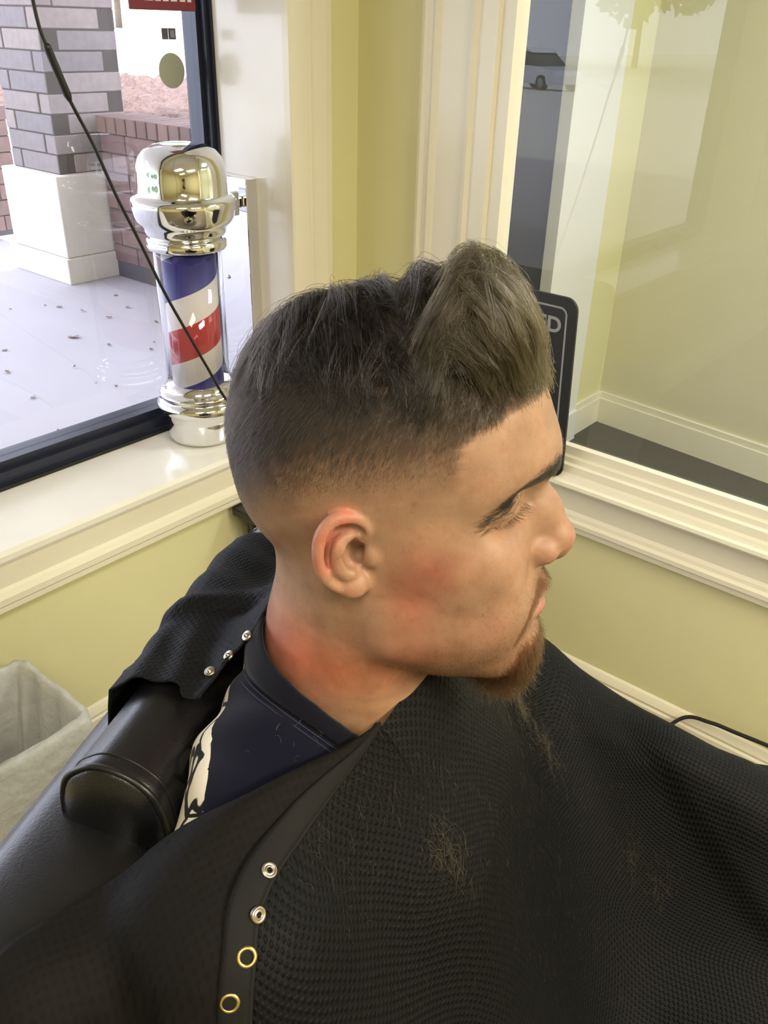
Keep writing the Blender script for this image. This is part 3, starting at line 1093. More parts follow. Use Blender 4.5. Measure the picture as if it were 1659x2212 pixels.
# --- ears, built in a tilted local frame: a = backwards, b = up, c = outwards
EO = np.array([.0015, .0752, .0])
ea = np.array([-.925, .37, 0.02]); ea /= np.linalg.norm(ea)
eb = np.array([-.06, -.02, 1.0]); eb -= ea * (eb @ ea); eb /= np.linalg.norm(eb)
ec = np.cross(ea, eb)
ec = ec if ec[1] > 0 else -ec


def E3(a, b, c=0.0):
    return EO + ea * a + eb * b + ec * c


def both(fn):
    fn(True)


plate_pts = [E3(.007, .010, -.003), E3(.013, .006, -.002), E3(.012, -.006, -.003), E3(.007, -.016, -.003)]
H.path(plate_pts, [.0085, .0105, .0095, .0075], .004, mir=True)
# helix rim
hx = [E3(-.001, .010, -.001), E3(-.002, .017, .001), E3(.003, .0235, .002), E3(.0105, .0255, .003), E3(.018, .0225, .003), E3(.0235, .0145, .0035), E3(.0250, .005, .0035), E3(.0240, -.005, .003), E3(.0210, -.0135, .002), E3(.0150, -.0200, .001)]
H.path(catmull(hx, 3), np.interp(np.linspace(0, 1, 28), [0, .1, .5, 1], [.0022, .0032, .0040, .0036]), .0025, mir=True)
# lobe
H.ell(E3(.0075, -.0215, .0005), (.0085, .0042, .0068), .004, mir=True)
H.ell(E3(.0010, -.0195, -.001), (.0050, .0036, .0060), .005, mir=True)
# hollow between helix and antihelix, and the concha
H.path(catmull([E3(.002, .0165, .003), E3(.0095, .0195, .0035), E3(.0165, .0165, .004), E3(.0195, .008, .004), E3(.0193, -.003, .004)], 3), .0024, .003, 'sub', mir=True)
H.path([E3(.0055, .0095, .0045), E3(.0068, .0030, .003), E3(.0050, -.0040, .003)], [.0042, .0064, .0052], .003, 'sub', mir=True)
H.path([E3(.0035, .0035, -.001), E3(.0020, -.0010, -.004), E3(-.003, -.001, -.008)], [.0050, .0048, .0036], .002, 'sub', mir=True)
H.path([E3(.0035, -.0065, .004), E3(.0030, -.0095, .004)], [.0022, .0016], .002, 'sub', mir=True)
# antihelix ridge, tragus, antitragus
H.path(catmull([E3(.0070, .0145, .002), E3(.0135, .0105, .0035), E3(.0158, .002, .0042), E3(.0140, -.006, .0038), E3(.0090, -.0115, .0030)], 3), .0024, .003, mir=True)
H.ell(E3(-.0050, -.0018, .0002), (.0046, .0036, .0062), .004, mir=True)
H.ell(E3(.0072, -.0105, .0030), (.0036, .0030, .0028), .003, mir=True)
# soft drop of the cheek in front of the ear and dent behind it
H.push((-.030, .071, -.008), (.007, .006, .018), -.0015, mir=True)

# --- eyelids, small folds
LID = [(.0905, .017, .0195), (.0880, .026, .0180), (.0820, .038, .0170), (.0720, .0475, .0175), (.066, .053, .0185)]
H.groove(LID, .0017, -.0026, mir=True)
H.groove([(.0880, .018, .0315), (.0860, .028, .0325), (.0790, .041, .0300), (.069, .051, .0235)], .0020, -.0014, mir=True)
H.push((.083, .032, .006), (.010, .014, .006), -.0012, mir=True)

HV, HQ = H.mesh()
HV = relax(HV, HQ, 2, .5)
# ------------------------------------------------------------------ skin
def sst(x, a, b):
    t = np.clip((x - a) / (b - a), 0, 1)
    return t * t * (3 - 2 * t)


def hairline(p):
    """height of the lower edge of the hair at a head-space point"""
    return np.interp(p[:, 0], [-.12, -.10, -.075, -.056, -.0265, .018, .0535, .060, .075, .09], [-.024, -.020, -.006, .010, .026, .036, .041, .050, .079, .0835])


def fade(p):
    w = np.interp(p[:, 0], [-.1, .040, .056, .07], [.058, .052, .046, .014])
    f = np.clip((p[:, 2] - hairline(p)) / w, 0, 1)
    xe = np.interp(p[:, 2], [.03, .070, .078, .0835, .090], [.0555, .0560, .066, .085, .12])
    jag = .0012 * np.sin(p[:, 2] * 900) + .001 * np.sin(p[:, 2] * 2100 + 1)
    return f * sst(xe + jag - p[:, 0], -.003, .007)


def blob(p, c, s, mir=False):
    s = np.broadcast_to(np.array(s, float), (3,))
    g = np.exp(-(((p - np.array(c)) / s) ** 2).sum(1))
    return g


def skin_colour(p):
    n = len(p)
    col = np.tile(np.array(srgb(162, 128, 103)), (n, 1))
    def tint(w, c):
        nonlocal col
        w = np.clip(w, 0, 1)[:, None]
        col = col * (1 - w) + np.array(srgb(*c)) * w
    ay = np.abs(p[:, 1])
    # shaved band above the ear is a little greyer, ears, neck and cheeks are flushed
    q = np.column_stack([p[:, 0], ay, p[:, 2]])
    tint(.62 * blob(q, (-.045, .055, -.095), (.035, .06, .026)), (196, 106, 76))
    tint(.45 * blob(q, (-.005, .055, -.100), (.035, .05, .022)), (186, 104, 74))
    tint(.5 * blob(q, (-.010, .050, -.150), (.05, .06, .030)), (200, 152, 108))
    tint(.50 * blob(q, (-.060, .03, -.105), (.03, .05, .03)), (188, 106, 92))
    tint(.62 * blob(q, (.030, .062, -.030), (.018, .03, .030)), (167, 92, 74))
    tint(.58 * blob(q, (.044, .060, -.006), (.016, .03, .014)), (172, 95, 81))
    tint(.6 * blob(q, (.032, .055, -.068), (.026, .03, .012)), (155, 88, 70))
    tint(.6 * blob(q, (.072, .045, -.050), (.015, .02, .011)), (158, 99, 88))
    tint(.22 * blob(q, (.080, .03, -.015), (.02, .03, .02)), (181, 123, 99))
    tint(.30 * blob(q, (.112, 0, -.010), (.012, .014, .012)), (181, 114, 95))
    # ear
    e = p - EO * np.array([1, -1, 1])
    def ear(pt):
        return pt * np.array([1, -1, 1])
    for c, s, w, cc in [(E3(.0105, .0255, .003), .0075, .7, (206, 106, 92)), (E3(.022, .014, .003), .0080, .65, (206, 108, 94)), (E3(.024, -.002, .003), .010, .6, (206, 116, 100)),
                        (E3(.008, -.020, 0), .009, .4, (214, 150, 130)), (E3(.003, .002, -.002), .005, .65, (120, 66, 54))]:
        tint(w * blob(q, c, s), cc)
    # lips
    lip = np.maximum(blob(q, (.099, 0, -.0620), (.016, .016, .0052)), .6 * blob(q, (.099, 0, -.0480), (.016, .012, .0035)))
    tint(.85 * lip, (181, 113, 106))
    # browner eyelid tint, nostril
    tint(.25 * blob(q, (.075, .045, .014), (.010, .012, .006)), (150, 102, 81))
    # stubble on jaw, chin and upper lip
    jaw = sst(-p[:, 2], .050, .085) * sst(p[:, 0], .012, .045) * sst(p[:, 2], -.125, -.100)
    jaw = np.maximum(jaw * .42, .30 * blob(q, (.096, .012, -.038), (.012, .020, .008)))
    jaw = np.maximum(jaw, .55 * blob(q, (.078, .018, -.098), (.022, .026, .024)))
    tint(jaw, (106, 76, 55))
    tint(.5 * blob(q, (.022, .05, -.078), (.012, .02, .007)), (102, 58, 46))
    # cropped hair fading into the skin
    f = fade(p)
    tint(.95 * f ** .75, (46, 38, 32))
    # moles
    for c, r, w in [((.0575, -.0560, -.0330), .0022, .8), ((-.052, -.046, -.108), .0016, .7), ((.053, -.062, -.012), .0013, .6), ((.0247, -.066, -.018), .0015, .6), ((.058, -.055, .052), .0016, .5), ((.031, -.071, .036), .0016, .5), ((.040, -.055, -.030), .0012, .5)]:
        d2 = (((p - np.array(c)) * np.array([1, .25, 1])) ** 2).sum(1)
        tint(w * np.exp(-d2 / r ** 2) * (p[:, 1] < -.01), (96, 52, 40))
    return col


M_skin = mat('skin', (.6, .4, .3), .43, bump=(1300, .32, .0005))
nt = M_skin.node_tree
pb = nt.nodes['Principled BSDF']
an = nt.nodes.new('ShaderNodeAttribute')
an.attribute_name = 'tint'
tcn = nt.nodes.new('ShaderNodeTexCoord')
n1 = nt.nodes.new('ShaderNodeTexNoise')
n1.inputs['Scale'].default_value = 260
n1.inputs['Detail'].default_value = 3
n1.inputs['Roughness'].default_value = .65
nt.links.new(tcn.outputs['Object'], n1.inputs['Vector'])
r1 = nt.nodes.new('ShaderNodeMapRange')
r1.inputs[1].default_value = .60
r1.inputs[2].default_value = .72
r1.inputs[3].default_value = 0
r1.inputs[4].default_value = .22
nt.links.new(n1.outputs['Fac'], r1.inputs[0])
n2 = nt.nodes.new('ShaderNodeTexNoise')
n2.inputs['Scale'].default_value = 45
n2.inputs['Detail'].default_value = 4
nt.links.new(tcn.outputs['Object'], n2.inputs['Vector'])
r2 = nt.nodes.new('ShaderNodeMapRange')
r2.inputs[1].default_value = .3
r2.inputs[2].default_value = .7
r2.inputs[3].default_value = .84
r2.inputs[4].default_value = 1.12
nt.links.new(n2.outputs['Fac'], r2.inputs[0])
hv = nt.nodes.new('ShaderNodeHueSaturation')
nt.links.new(r2.outputs[0], hv.inputs['Value'])
nt.links.new(an.outputs['Color'], hv.inputs['Color'])
mxf = nt.nodes.new('ShaderNodeMix')
mxf.data_type = 'RGBA'
mxf.blend_type = 'MULTIPLY'
mxf.inputs[7].default_value = (*srgb(200, 150, 128), 1)
nt.links.new(r1.outputs[0], mxf.inputs[0])
nt.links.new(hv.outputs[0], mxf.inputs[6])
n3 = nt.nodes.new('ShaderNodeTexNoise')
n3.inputs['Scale'].default_value = 95
n3.inputs['Detail'].default_value = 5
n3.inputs['Roughness'].default_value = .7
nt.links.new(tcn.outputs['Object'], n3.inputs['Vector'])
r3_ = nt.nodes.new('ShaderNodeMapRange')
r3_.inputs[1].default_value = .48
r3_.inputs[2].default_value = .72
r3_.inputs[3].default_value = 0
r3_.inputs[4].default_value = .38
nt.links.new(n3.outputs['Fac'], r3_.inputs[0])
mxr = nt.nodes.new('ShaderNodeMix')
mxr.data_type = 'RGBA'
mxr.blend_type = 'MULTIPLY'
mxr.inputs[7].default_value = (*srgb(226, 176, 158), 1)
nt.links.new(r3_.outputs[0], mxr.inputs[0])
nt.links.new(mxf.outputs[2], mxr.inputs[6])
nt.links.new(mxr.outputs[2], pb.inputs['Base Color'])
pb.inputs['Subsurface Weight'].default_value = .25
pb.inputs['Subsurface Radius'].default_value = (1.0, .35, .2)
pb.inputs['Subsurface Scale'].default_value = .005
pb.inputs['Specular IOR Level'].default_value = .4

PB = h2w((-.10, 0, -.75))
person = thing('person', 'young man with a fresh fade haircut and reddish goatee sitting under a black cape', 'person', (float(PB[0]), float(PB[1]), 0.0))
body = keep(link_mesh('body', h2w(HV), HQ, M_skin, None, True), person)
ca = body.data.color_attributes.new('tint', 'FLOAT_COLOR', 'POINT')
ca.data.foreach_set('color', np.column_stack([skin_colour(HV), np.ones(len(HV))]).astype(np.float32).ravel())

# ------------------------------------------------------------------ hair strands
def grad(F, p, e=.002):
    g = np.stack([F.sample(p + np.eye(3)[i] * e) - F.sample(p - np.eye(3)[i] * e) for i in range(3)], 1)
    return g / (np.linalg.norm(g, axis=1, keepdims=True) + 1e-9)


_tri = np.concatenate([HQ[:, [0, 1, 2]], HQ[:, [0, 2, 3]]])
_ar = .5 * np.linalg.norm(np.cross(HV[_tri[:, 1]] - HV[_tri[:, 0]], HV[_tri[:, 2]] - HV[_tri[:, 0]]), axis=1)
_cen = HV[_tri].mean(1)


def roots(n, w):
    """n random points on the head, weighted by w(points)"""
    pw = _ar * np.clip(w(_cen), 0, None)
    i = RNG.choice(len(_tri), n, p=pw / pw.sum())
    u = RNG.random((n, 2))
    f = u.sum(1) > 1
    u[f] = 1 - u[f]
    T = HV[_tri[i]]
    return T[:, 0] + u[:, :1] * (T[:, 1] - T[:, 0]) + u[:, 1:] * (T[:, 2] - T[:, 0])


def hair_mat(name, col, rough=.3, rr=.4, var=.25, dry=None):  # dry: strand colour where lamp light is painted in
    m = bpy.data.materials.new(name)
    m.use_nodes = True
    nt = m.node_tree
    nt.nodes.remove(nt.nodes['Principled BSDF'])
    h = nt.nodes.new('ShaderNodeBsdfHairPrincipled')
    h.parametrization = 'COLOR'
    hi = nt.nodes.new('ShaderNodeHairInfo')
    mx = nt.nodes.new('ShaderNodeMix')
    mx.data_type = 'RGBA'
    mx.inputs[6].default_value = (*[c * (1 - var) for c in col], 1)
    mx.inputs[7].default_value = (*[c * (1 + var) for c in col], 1)
    nt.links.new(hi.outputs['Random'], mx.inputs[0])
    src = mx.outputs[2]
    if dry:                       # second, lighter colour paints lamp light onto the front strands
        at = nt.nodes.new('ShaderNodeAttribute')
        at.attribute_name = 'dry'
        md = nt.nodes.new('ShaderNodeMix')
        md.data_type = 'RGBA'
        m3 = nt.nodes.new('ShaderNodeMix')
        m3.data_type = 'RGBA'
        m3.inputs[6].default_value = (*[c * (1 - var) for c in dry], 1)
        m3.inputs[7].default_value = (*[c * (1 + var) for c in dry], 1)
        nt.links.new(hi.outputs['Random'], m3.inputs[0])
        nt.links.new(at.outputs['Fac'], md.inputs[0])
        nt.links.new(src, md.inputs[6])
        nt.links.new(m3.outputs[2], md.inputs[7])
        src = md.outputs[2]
    nt.links.new(src, h.inputs['Color'])
    h.inputs['Roughness'].default_value = rough
    h.inputs['IOR'].default_value = 1.45
    h.inputs['Radial Roughness'].default_value = rr
    nt.links.new(h.outputs[0], nt.nodes['Material Output'].inputs['Surface'])
    return m


def strands(name, P, r0, r1, m, parent, world=False, rs=None, dry=None):
    """P: (n, k, 3) array of strand points (head space unless world)"""
    n, k, _ = P.shape
    W_ = P if world else h2w(P.reshape(-1, 3)).reshape(n, k, 3)
    hc = bpy.data.hair_curves.new(name)
    hc.add_curves([k] * n)
    hc.attributes['position'].data.foreach_set('vector', W_.astype(np.float32).ravel())
    ra = hc.attributes.get('radius') or hc.attributes.new('radius', 'FLOAT', 'POINT')
    t = np.linspace(0, 1, k)
    rv = np.tile(r0 + (r1 - r0) * t ** 1.5, (n, 1))
    if rs is not None:
        rv = rv * rs[:, None]
    ra.data.foreach_set('value', rv.ravel().astype(np.float32))
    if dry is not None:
        da = hc.attributes.new('dry', 'FLOAT', 'POINT')  # share of painted front light per strand, not moisture
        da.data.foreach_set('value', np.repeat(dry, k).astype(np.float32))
    hc.materials.append(m)
    o = bpy.data.objects.new(name, hc)
    C.objects.link(o)
    if parent is not None:
        keep(o, parent)
    return o


def tangent(v, nrm):
    v = v - nrm * (v * nrm).sum(1, keepdims=True)
    return v / (np.linalg.norm(v, axis=1, keepdims=True) + 1e-9)


M_hair = hair_mat('dark_brown_hair', (.0060, .0046, .0036), .17, .26, .4, (.030, .0225, .0115))  # last colour is the painted lamp-lit tone of the front
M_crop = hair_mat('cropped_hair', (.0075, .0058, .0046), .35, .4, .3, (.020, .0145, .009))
M_beard = hair_mat('red_brown_beard', (.055, .023, .009), .3, .35, .35)
M_brow = hair_mat('brow_hair', (.010, .0075, .0055), .4, .5, .2)

# cropped sides and back
p = roots(52000, lambda q: sst(fade(q), .0, .4) * (q[:, 2] < .135))
f = fade(p)
nr = grad(H, p)
dirn = tangent(np.column_stack([-.35 + 0 * p[:, 0], 0 * p[:, 0], -1 + 0 * p[:, 0]]) + RNG.normal(0, .22, p.shape), nr)
ln = (.0012 + .0075 * f ** 1.5 * sst(p[:, 2], .0, .075)) * RNG.uniform(.7, 1.2, len(p))
t = np.linspace(0, 1, 4)[None, :, None]
up_ = .75 - .25 * f[:, None]
P = p[:, None] - nr[:, None] * .0003 + (dirn[:, None] * t + nr[:, None] * up_[:, None] * (t - .30 * t * t)) * ln[:, None, None]
fade_o = strands('cropped_hair', P, .000085, .00004, M_crop, person, rs=.42 + .58 * sst(f, .1, .75), dry=sst(p[:, 0], -.02, .05))  # crop colour lightens forwards, imitating the lamp-lit front

# hair mass on top: envelope of two soft ellipsoids, filled with locks of strands
EN = [((-.012, 0, .058), (.101, .0815, .088)), ((.036, 0, .086), (.054, .0655, .077))]
EC = np.array([0, 0, .055])


def env(p):
    ds = []
    for c, r in EN:
        q = (p - np.array(c)) / np.array(r)
        k0 = np.linalg.norm(q, axis=-1)
        ds.append((k0 - 1) * min(r))
    k = .02
    h = np.maximum(k - np.abs(ds[0] - ds[1]), 0) / k
    return np.minimum(ds[0], ds[1]) - h * h * k * .25


def to_shell(p, lay):
    """move points along rays from the head's centre to layer lay (0 skull .. 1 envelope)"""
    d = p - EC
    d = d / (np.linalg.norm(d, axis=-1, keepdims=True) + 1e-9)
    def solve(F):
        a, b = np.full(d.shape[:-1], .02), np.full(d.shape[:-1], .16)
        for _ in range(18):
            m_ = .5 * (a + b)
            v = F(EC + d * m_[..., None])
            a, b = np.where(v < 0, m_, a), np.where(v < 0, b, m_)
        return .5 * (a + b)
    rs = solve(lambda q: H.sample(q.reshape(-1, 3)).reshape(q.shape[:-1]))
    re = np.maximum(solve(env), rs + .002)
    return EC + d * (rs + (re - rs) * lay)[..., None]


def top_line(p):
    """lower edge of the long top hair"""
    return np.interp(p[:, 0], [-.11, -.09, -.05, .0, .030, .045, .065, .09], [.090, .096, .107, .108, .104, .099, .091, .086])


def flow(p, rnd):
    """combing direction at head-space points"""
    x, y, z = p[:, 0], p[:, 1], p[:, 2]
    wf = sst(x, .022, .050)                       # quiff: up and back from the front hairline
    wb = sst(-x, .055, .085)                      # crown: down the back
    right = sst(-y, -.005, .03)
    front = np.stack([-.50 - .5 * sst(z, .13, .16), .25 + 0 * x, .95 - .9 * sst(z, .135, .165)], 1)
    mid = np.stack([.42 + 0 * x, np.where(y < .01, -.75, .75), -.55 - .5 * right], 1)
    back = np.stack([-.55 + 0 * x, np.where(y < .0, -.35, .35), -.8 + 0 * x], 1)
    v = mid * ((1 - wf) * (1 - wb))[:, None] + front * wf[:, None] + back * wb[:, None]
    return v


NL, NS, NP = 820, 38, 14
g0 = roots(NL, lambda q: sst(q[:, 2] - top_line(q), -.002, .004) * (1 + 2.2 * sst(q[:, 0], .035, .06)))
g0 = g0[np.argsort(g0[:, 2])]
lay_top = RNG.uniform(.45, 1.05, NL)
L = RNG.uniform(.045, .075, NL)
L = np.where(g0[:, 0] > .03, RNG.uniform(.055, .090, NL), L)
rnd = RNG.normal(0, 1, (NL, 3))
G = np.zeros((NL, NP, 3))
cur = g0.copy()
curl = RNG.normal(0, 1, NL)
stop_at = RNG.uniform(-.006, .016, NL)
for k in range(NP):
    s = k / (NP - 1)
    lay = lay_top * np.minimum(1, s * 3.2) ** .8 - .25 * max(0, s - .75) * 4 * RNG.uniform(-.4, 1.2, NL)
    fr_ = sst(cur[:, 0], .035, .060)
    lay = lay * ((.30 + .55 * fr_) + (.70 - .55 * fr_) * sst(cur[:, 2] - top_line(cur), .0, .030))
    G[:, k] = to_shell(cur, np.clip(lay, .03, 1.12))
    nr_ = cur - EC
    nr_ /= np.linalg.norm(nr_, axis=1, keepdims=True)
    v = flow(cur, rnd) + rnd * (.27 - .13 * fr_)[:, None]
    side = np.cross(nr_, v)
    v = v + side * (np.sin(s * 3.0 + curl * 2) * .42 * curl)[:, None]
    v = tangent(v, nr_)
    stop = (cur[:, 2] < top_line(cur) - stop_at) & (v[:, 2] < 0)
    cur = cur + v * (L / (NP - 1))[:, None] * np.where(stop, .35, 1)[:, None]
tt = np.linspace(0, 1, NP)
wid = RNG.uniform(.0022, .0046, NL)
offs = RNG.normal(0, 1, (NL, NS, 1, 3)) * (wid[:, None] * RNG.uniform(.5, 1.1, (NL, NS)))[:, :, None, None]
prof = (1.0 - .86 * tt ** .9)[None, None, :, None]
wob = RNG.normal(0, .00035, (NL, NS, NP, 3)) * (tt ** 1.2)[None, None, :, None]
P = G[:, None] + offs * prof + wob
lens = RNG.uniform(.82, 1.04, (NL, NS, 1, 1))
base_ = P[:, :, :1]
P = base_ + (P - base_) * lens
P = P.reshape(-1, NP, 3)
FRONT_LIT = np.repeat(sst(g0[:, 0] + .012 * rnd[:, 0], .010, .075), NS)  # lamp light put into the colour: locks grow lighter towards the forehead
strands('top_hair', P, .00010, .00006, M_hair, person, dry=FRONT_LIT)
# loose flyaway hairs
i = RNG.choice(len(P), 420, replace=False)
Q_ = P[i] + (np.cumsum(RNG.normal(0, .0011, (420, NP, 3)), 1)) * tt[None, :, None] + (P[i] - EC) / np.linalg.norm(P[i] - EC, axis=-1, keepdims=True) * (.006 * tt ** 2)[None, :, None] * RNG.uniform(-.2, 1, (420, 1, 1))
strands('flyaway_hair', Q_, .00006, .00003, M_hair, person, dry=FRONT_LIT[i])
# dense under-mass so that the scalp never shows through the top hair
HM = Field((-.125, -.095, .055), (.105, .095, .175), .0024)
gx_, gy_, gz_ = np.meshgrid(*HM.ax, indexing='ij')
pp = np.stack([gx_, gy_, gz_], -1)
ev = env(pp) + .0085 + .0016 * np.sin(gx_ * 240 + gy_ * 90) * np.sin(gy_ * 200 - gz_ * 120)
lowcut = (np.interp(gx_, [-.11, -.09, -.05, .0, .030, .045, .065, .09], [.090, .096, .107, .108, .104, .099, .093, .090]) + .006 - gz_)
hsm = H.sample(pp.reshape(-1, 3)).reshape(ev.shape)
frx = sst(gx_, .035, .06)
tl_ = np.interp(gx_, [-.11, -.09, -.05, .0, .030, .045, .065, .09], [.090, .096, .107, .108, .104, .099, .091, .086])
thin = hsm - .0005 - .014 * np.maximum(sst(gz_ - tl_, .0, .035), .7 * frx * sst(gz_ - tl_, -.001, .006))
HM.D = np.maximum(np.maximum(ev, lowcut), thin).astype(np.float32)
mv, mq = HM.mesh()
mv = relax(mv, mq, 2)
M_under = mat('dark_hair_mass', (.018, .012, .009), .6, bump=(300, .5, .002))
keep(link_mesh('hair_mass', h2w(mv), mq, M_under, None, True), person)

# eyebrows
BR = catmull([(.1010, .009, .0435), (.0980, .018, .0425), (.0905, .030, .0375), (.0800, .041, .0305), (.0670, .050, .0220)], 8)


def near_path(path, r):
    def w(q):
        qq = np.column_stack([q[:, 0], np.abs(q[:, 1]), q[:, 2]])
        d = np.min(np.linalg.norm(qq[:, None] - path[None], axis=2), axis=1)
        return np.exp(-(d / r) ** 2) * (d < 2.2 * r)
    return w


sub = (_cen[:, 0] > .05) & (_cen[:, 2] > -.03) & (_cen[:, 2] < .07)
def w_brow(q):
    o = np.zeros(len(q))
    o[sub] = near_path(BR, .0048)(q[sub])
    return o
p = roots(3200, w_brow)
nr = grad(H, p)
sg = np.sign(p[:, 1])
dirn = tangent(np.column_stack([-.55 + 0 * sg, .8 * sg, -.15 + 0 * sg]) + RNG.normal(0, .18, p.shape), nr)
ln = RNG.uniform(.005, .0085, len(p))
t = np.linspace(0, 1, 5)[None, :, None]
strands('eyebrow', p[:, None] + (dirn[:, None] * t + nr[:, None] * (.28 * t - .2 * t * t)) * ln[:, None, None], .00007, .00003, M_brow, person)
# eyelashes along the closed lid edge
LP = catmull(LID, 14)
LP = LP[(LP[:, 1] > .020) & (LP[:, 1] < .0485)]
LS = []
for sg in (-1, 1):
    for k in range(95):
        q = LP[RNG.integers(len(LP))] * np.array([1, sg, 1]) + RNG.normal(0, .0005, 3)
        n_ = grad(H, q[None])[0]
        q = q - n_ * H.sample(q[None])[0]
        d_ = n_ * .8 + np.array([.25, .35 * sg, -.75]) * .7 + RNG.normal(0, .12, 3)
        d_ /= np.linalg.norm(d_)
        l_ = RNG.uniform(.0045, .0078)
        tq = np.linspace(0, 1, 6)[:, None]
        LS.append(q + d_ * l_ * tq + np.array([.3, 0, .9]) * l_ * .45 * tq ** 2)
strands('eyelash', np.array(LS), .00008, .00003, M_brow, person)

# beard on the chin, moustache, light stubble
def w_chin(q):
    return sst(q[:, 0], .050, .070) * sst(-q[:, 2], .074, .086) * sst(.034 - np.abs(q[:, 1]), 0, .012) * (q[:, 2] > -.118)
p = roots(5200, w_chin)
nr = grad(H, p)
d0 = np.column_stack([.30 + 0 * p[:, 0], -.15 * p[:, 1] / .03, -1 + 0 * p[:, 0]]) + RNG.normal(0, .26, p.shape)
dirn = tangent(d0, nr)
ln = RNG.uniform(.006, .021, len(p)) * (.5 + .8 * sst(-p[:, 2], .080, .105))
t = np.linspace(0, 1, 7)[None, :, None]
cw = np.cumsum(RNG.normal(0, .0007, (len(p), 7, 3)), 1)
P = p[:, None] + (dirn[:, None] * t + nr[:, None] * (.45 * t - .15 * t * t) + np.array([-.10, 0, -.35]) * t * t) * ln[:, None, None] + cw * t
strands('beard', P, .00008, .00004, M_beard, person)


def w_mou(q):
    a = np.abs(q[:, 1])
    zc = np.interp(a, [0, .012, .026, .034], [-.0395, -.0415, -.0530, -.0700])
    return np.exp(-((q[:, 2] - zc) / .0042) ** 2) * (q[:, 0] > .068) * sst(.036 - a, 0, .006)
p = roots(1500, w_mou)
nr = grad(H, p)
sg = np.sign(p[:, 1])
dirn = tangent(np.column_stack([-.2 + 0 * sg, .55 * sg, -.9 + 0 * sg]) + RNG.normal(0, .25, p.shape), nr)
ln = RNG.uniform(.003, .0075, len(p))
t = np.linspace(0, 1, 5)[None, :, None]
strands('moustache', p[:, None] + (dirn[:, None] * t + nr[:, None] * (.4 * t - .2 * t * t)) * ln[:, None, None], .00007, .00003, M_beard, person)


def w_stub(q):
    return sst(-q[:, 2], .045, .085) * sst(q[:, 0], .005, .05) * sst(q[:, 2], -.125, -.105) + .3 * sst(-q[:, 2], .02, .04) * sst(q[:, 0], .05, .08) * (q[:, 2] > -.05)
p = roots(5000, w_stub)
nr = grad(H, p)
dirn = tangent(np.array([.1, 0, -1.0]) + RNG.normal(0, .4, p.shape), nr)
ln = RNG.uniform(.0008, .0022, len(p))
t = np.linspace(0, 1, 3)[None, :, None]
strands('stubble', p[:, None] + (dirn[:, None] * t + nr[:, None] * .5 * t) * ln[:, None, None], .00005, .00003, M_beard, person)
# ------------------------------------------------------------------ torso, shirt, trousers (torso frame: f forward, l to his left, z up, origin at the neck's base)
TN = np.array([.366, .338, 1.13])
TF = np.array([.4152, -.9097, 0])
TL = np.array([.9097, .4152, 0])


def t2w(p):
    p = np.asarray(p, float)
    return TN + p[..., :1] * TF + p[..., 1:2] * TL + p[..., 2:3] * np.array([0, 0, 1.0])


def torso_field(F_, grow=0.0, arms=True, legs=False):
    g = grow
    F_.path([(-.020, .02, .002), (-.018, .09, -.018), (-.012, .175, -.062)], [.046 + g, .046 + g, .056 + g], .03, mir=True)
    F_.ell((.022, 0, -.16), (.095 + g, .165 + g, .17 + g), .05)
    F_.ell((.045, .06, -.16), (.080 + g, .085 + g, .10 + g), .05, mir=True)
    F_.ell((-.002, .07, -.16), (.068 + g, .095 + g, .13 + g), .05, mir=True)
    F_.ell((.045, 0, -.38), (.112 + g, .165 + g, .20 + g), .07)
    F_.ell((.030, 0, -.50), (.105 + g, .170 + g, .12 + g), .05)
    if arms:
        F_.path([(-.005, -.185, -.075), (.110, -.265, -.290)], [.054 + g, .045 + g], .03)
        F_.path([(-.005, .185, -.075), (.105, .266, -.204)], [.054 + g, .045 + g], .03)


FS = Field((-.17, -.36, -.56), (.20, .36, .08), .006)
torso_field(FS, .0)
gx_, gy_, gz_ = np.meshgrid(*FS.ax, indexing='ij', sparse=True)
# neck opening: everything inside a slanted ellipse above the collar line is cut away
def collar_z(f):
    return np.interp(f, [-.06, -.045, -.012, .009, .026, .041, .078], [.054, .052, .046, .036, .022, .006, -.032])
ell_ = np.sqrt(((gx_ - .013) / .062) ** 2 + (gy_ / .0775) ** 2)
cut = np.maximum((ell_ - 1) * .06, -(gz_ - (collar_z(gx_) - .05)))
FS.D = np.maximum(FS.D, -cut).astype(np.float32)
# soft folds pulling from the armpit towards the neck and hanging creases on the back
FS.D += (.0022 * np.sin(gx_ * 60 + gy_ * 95 + gz_ * 40) * np.exp(-((gy_ + .13) / .09) ** 2) + .0016 * np.sin(gy_ * 150 + gz_ * 20) * (gx_ < 0)).astype(np.float32)
sv, sq = FS.mesh()
sv = relax(sv, sq, 2)

# cloth over everything: height field in the torso plane
FB = Field((-.40, -.62, -.75), (.80, .62, .10), .010)
torso_field(FB, .006)
FB.path([(.110, -.265, -.290), (.40, -.265, -.275)], [.046, .040], .03)
FB.path([(.105, .266, -.204), (.36, .236, -.292), (.48, .228, -.305)], [.046, .040, .036], .03)
FB.path([(.02, .10, -.50), (.44, .14, -.47)], [.095, .075], .05, mir=True)
FB.path([(.12, .31, -.33), (.46, .31, -.33)], [.030, .030], .03, mir=True)

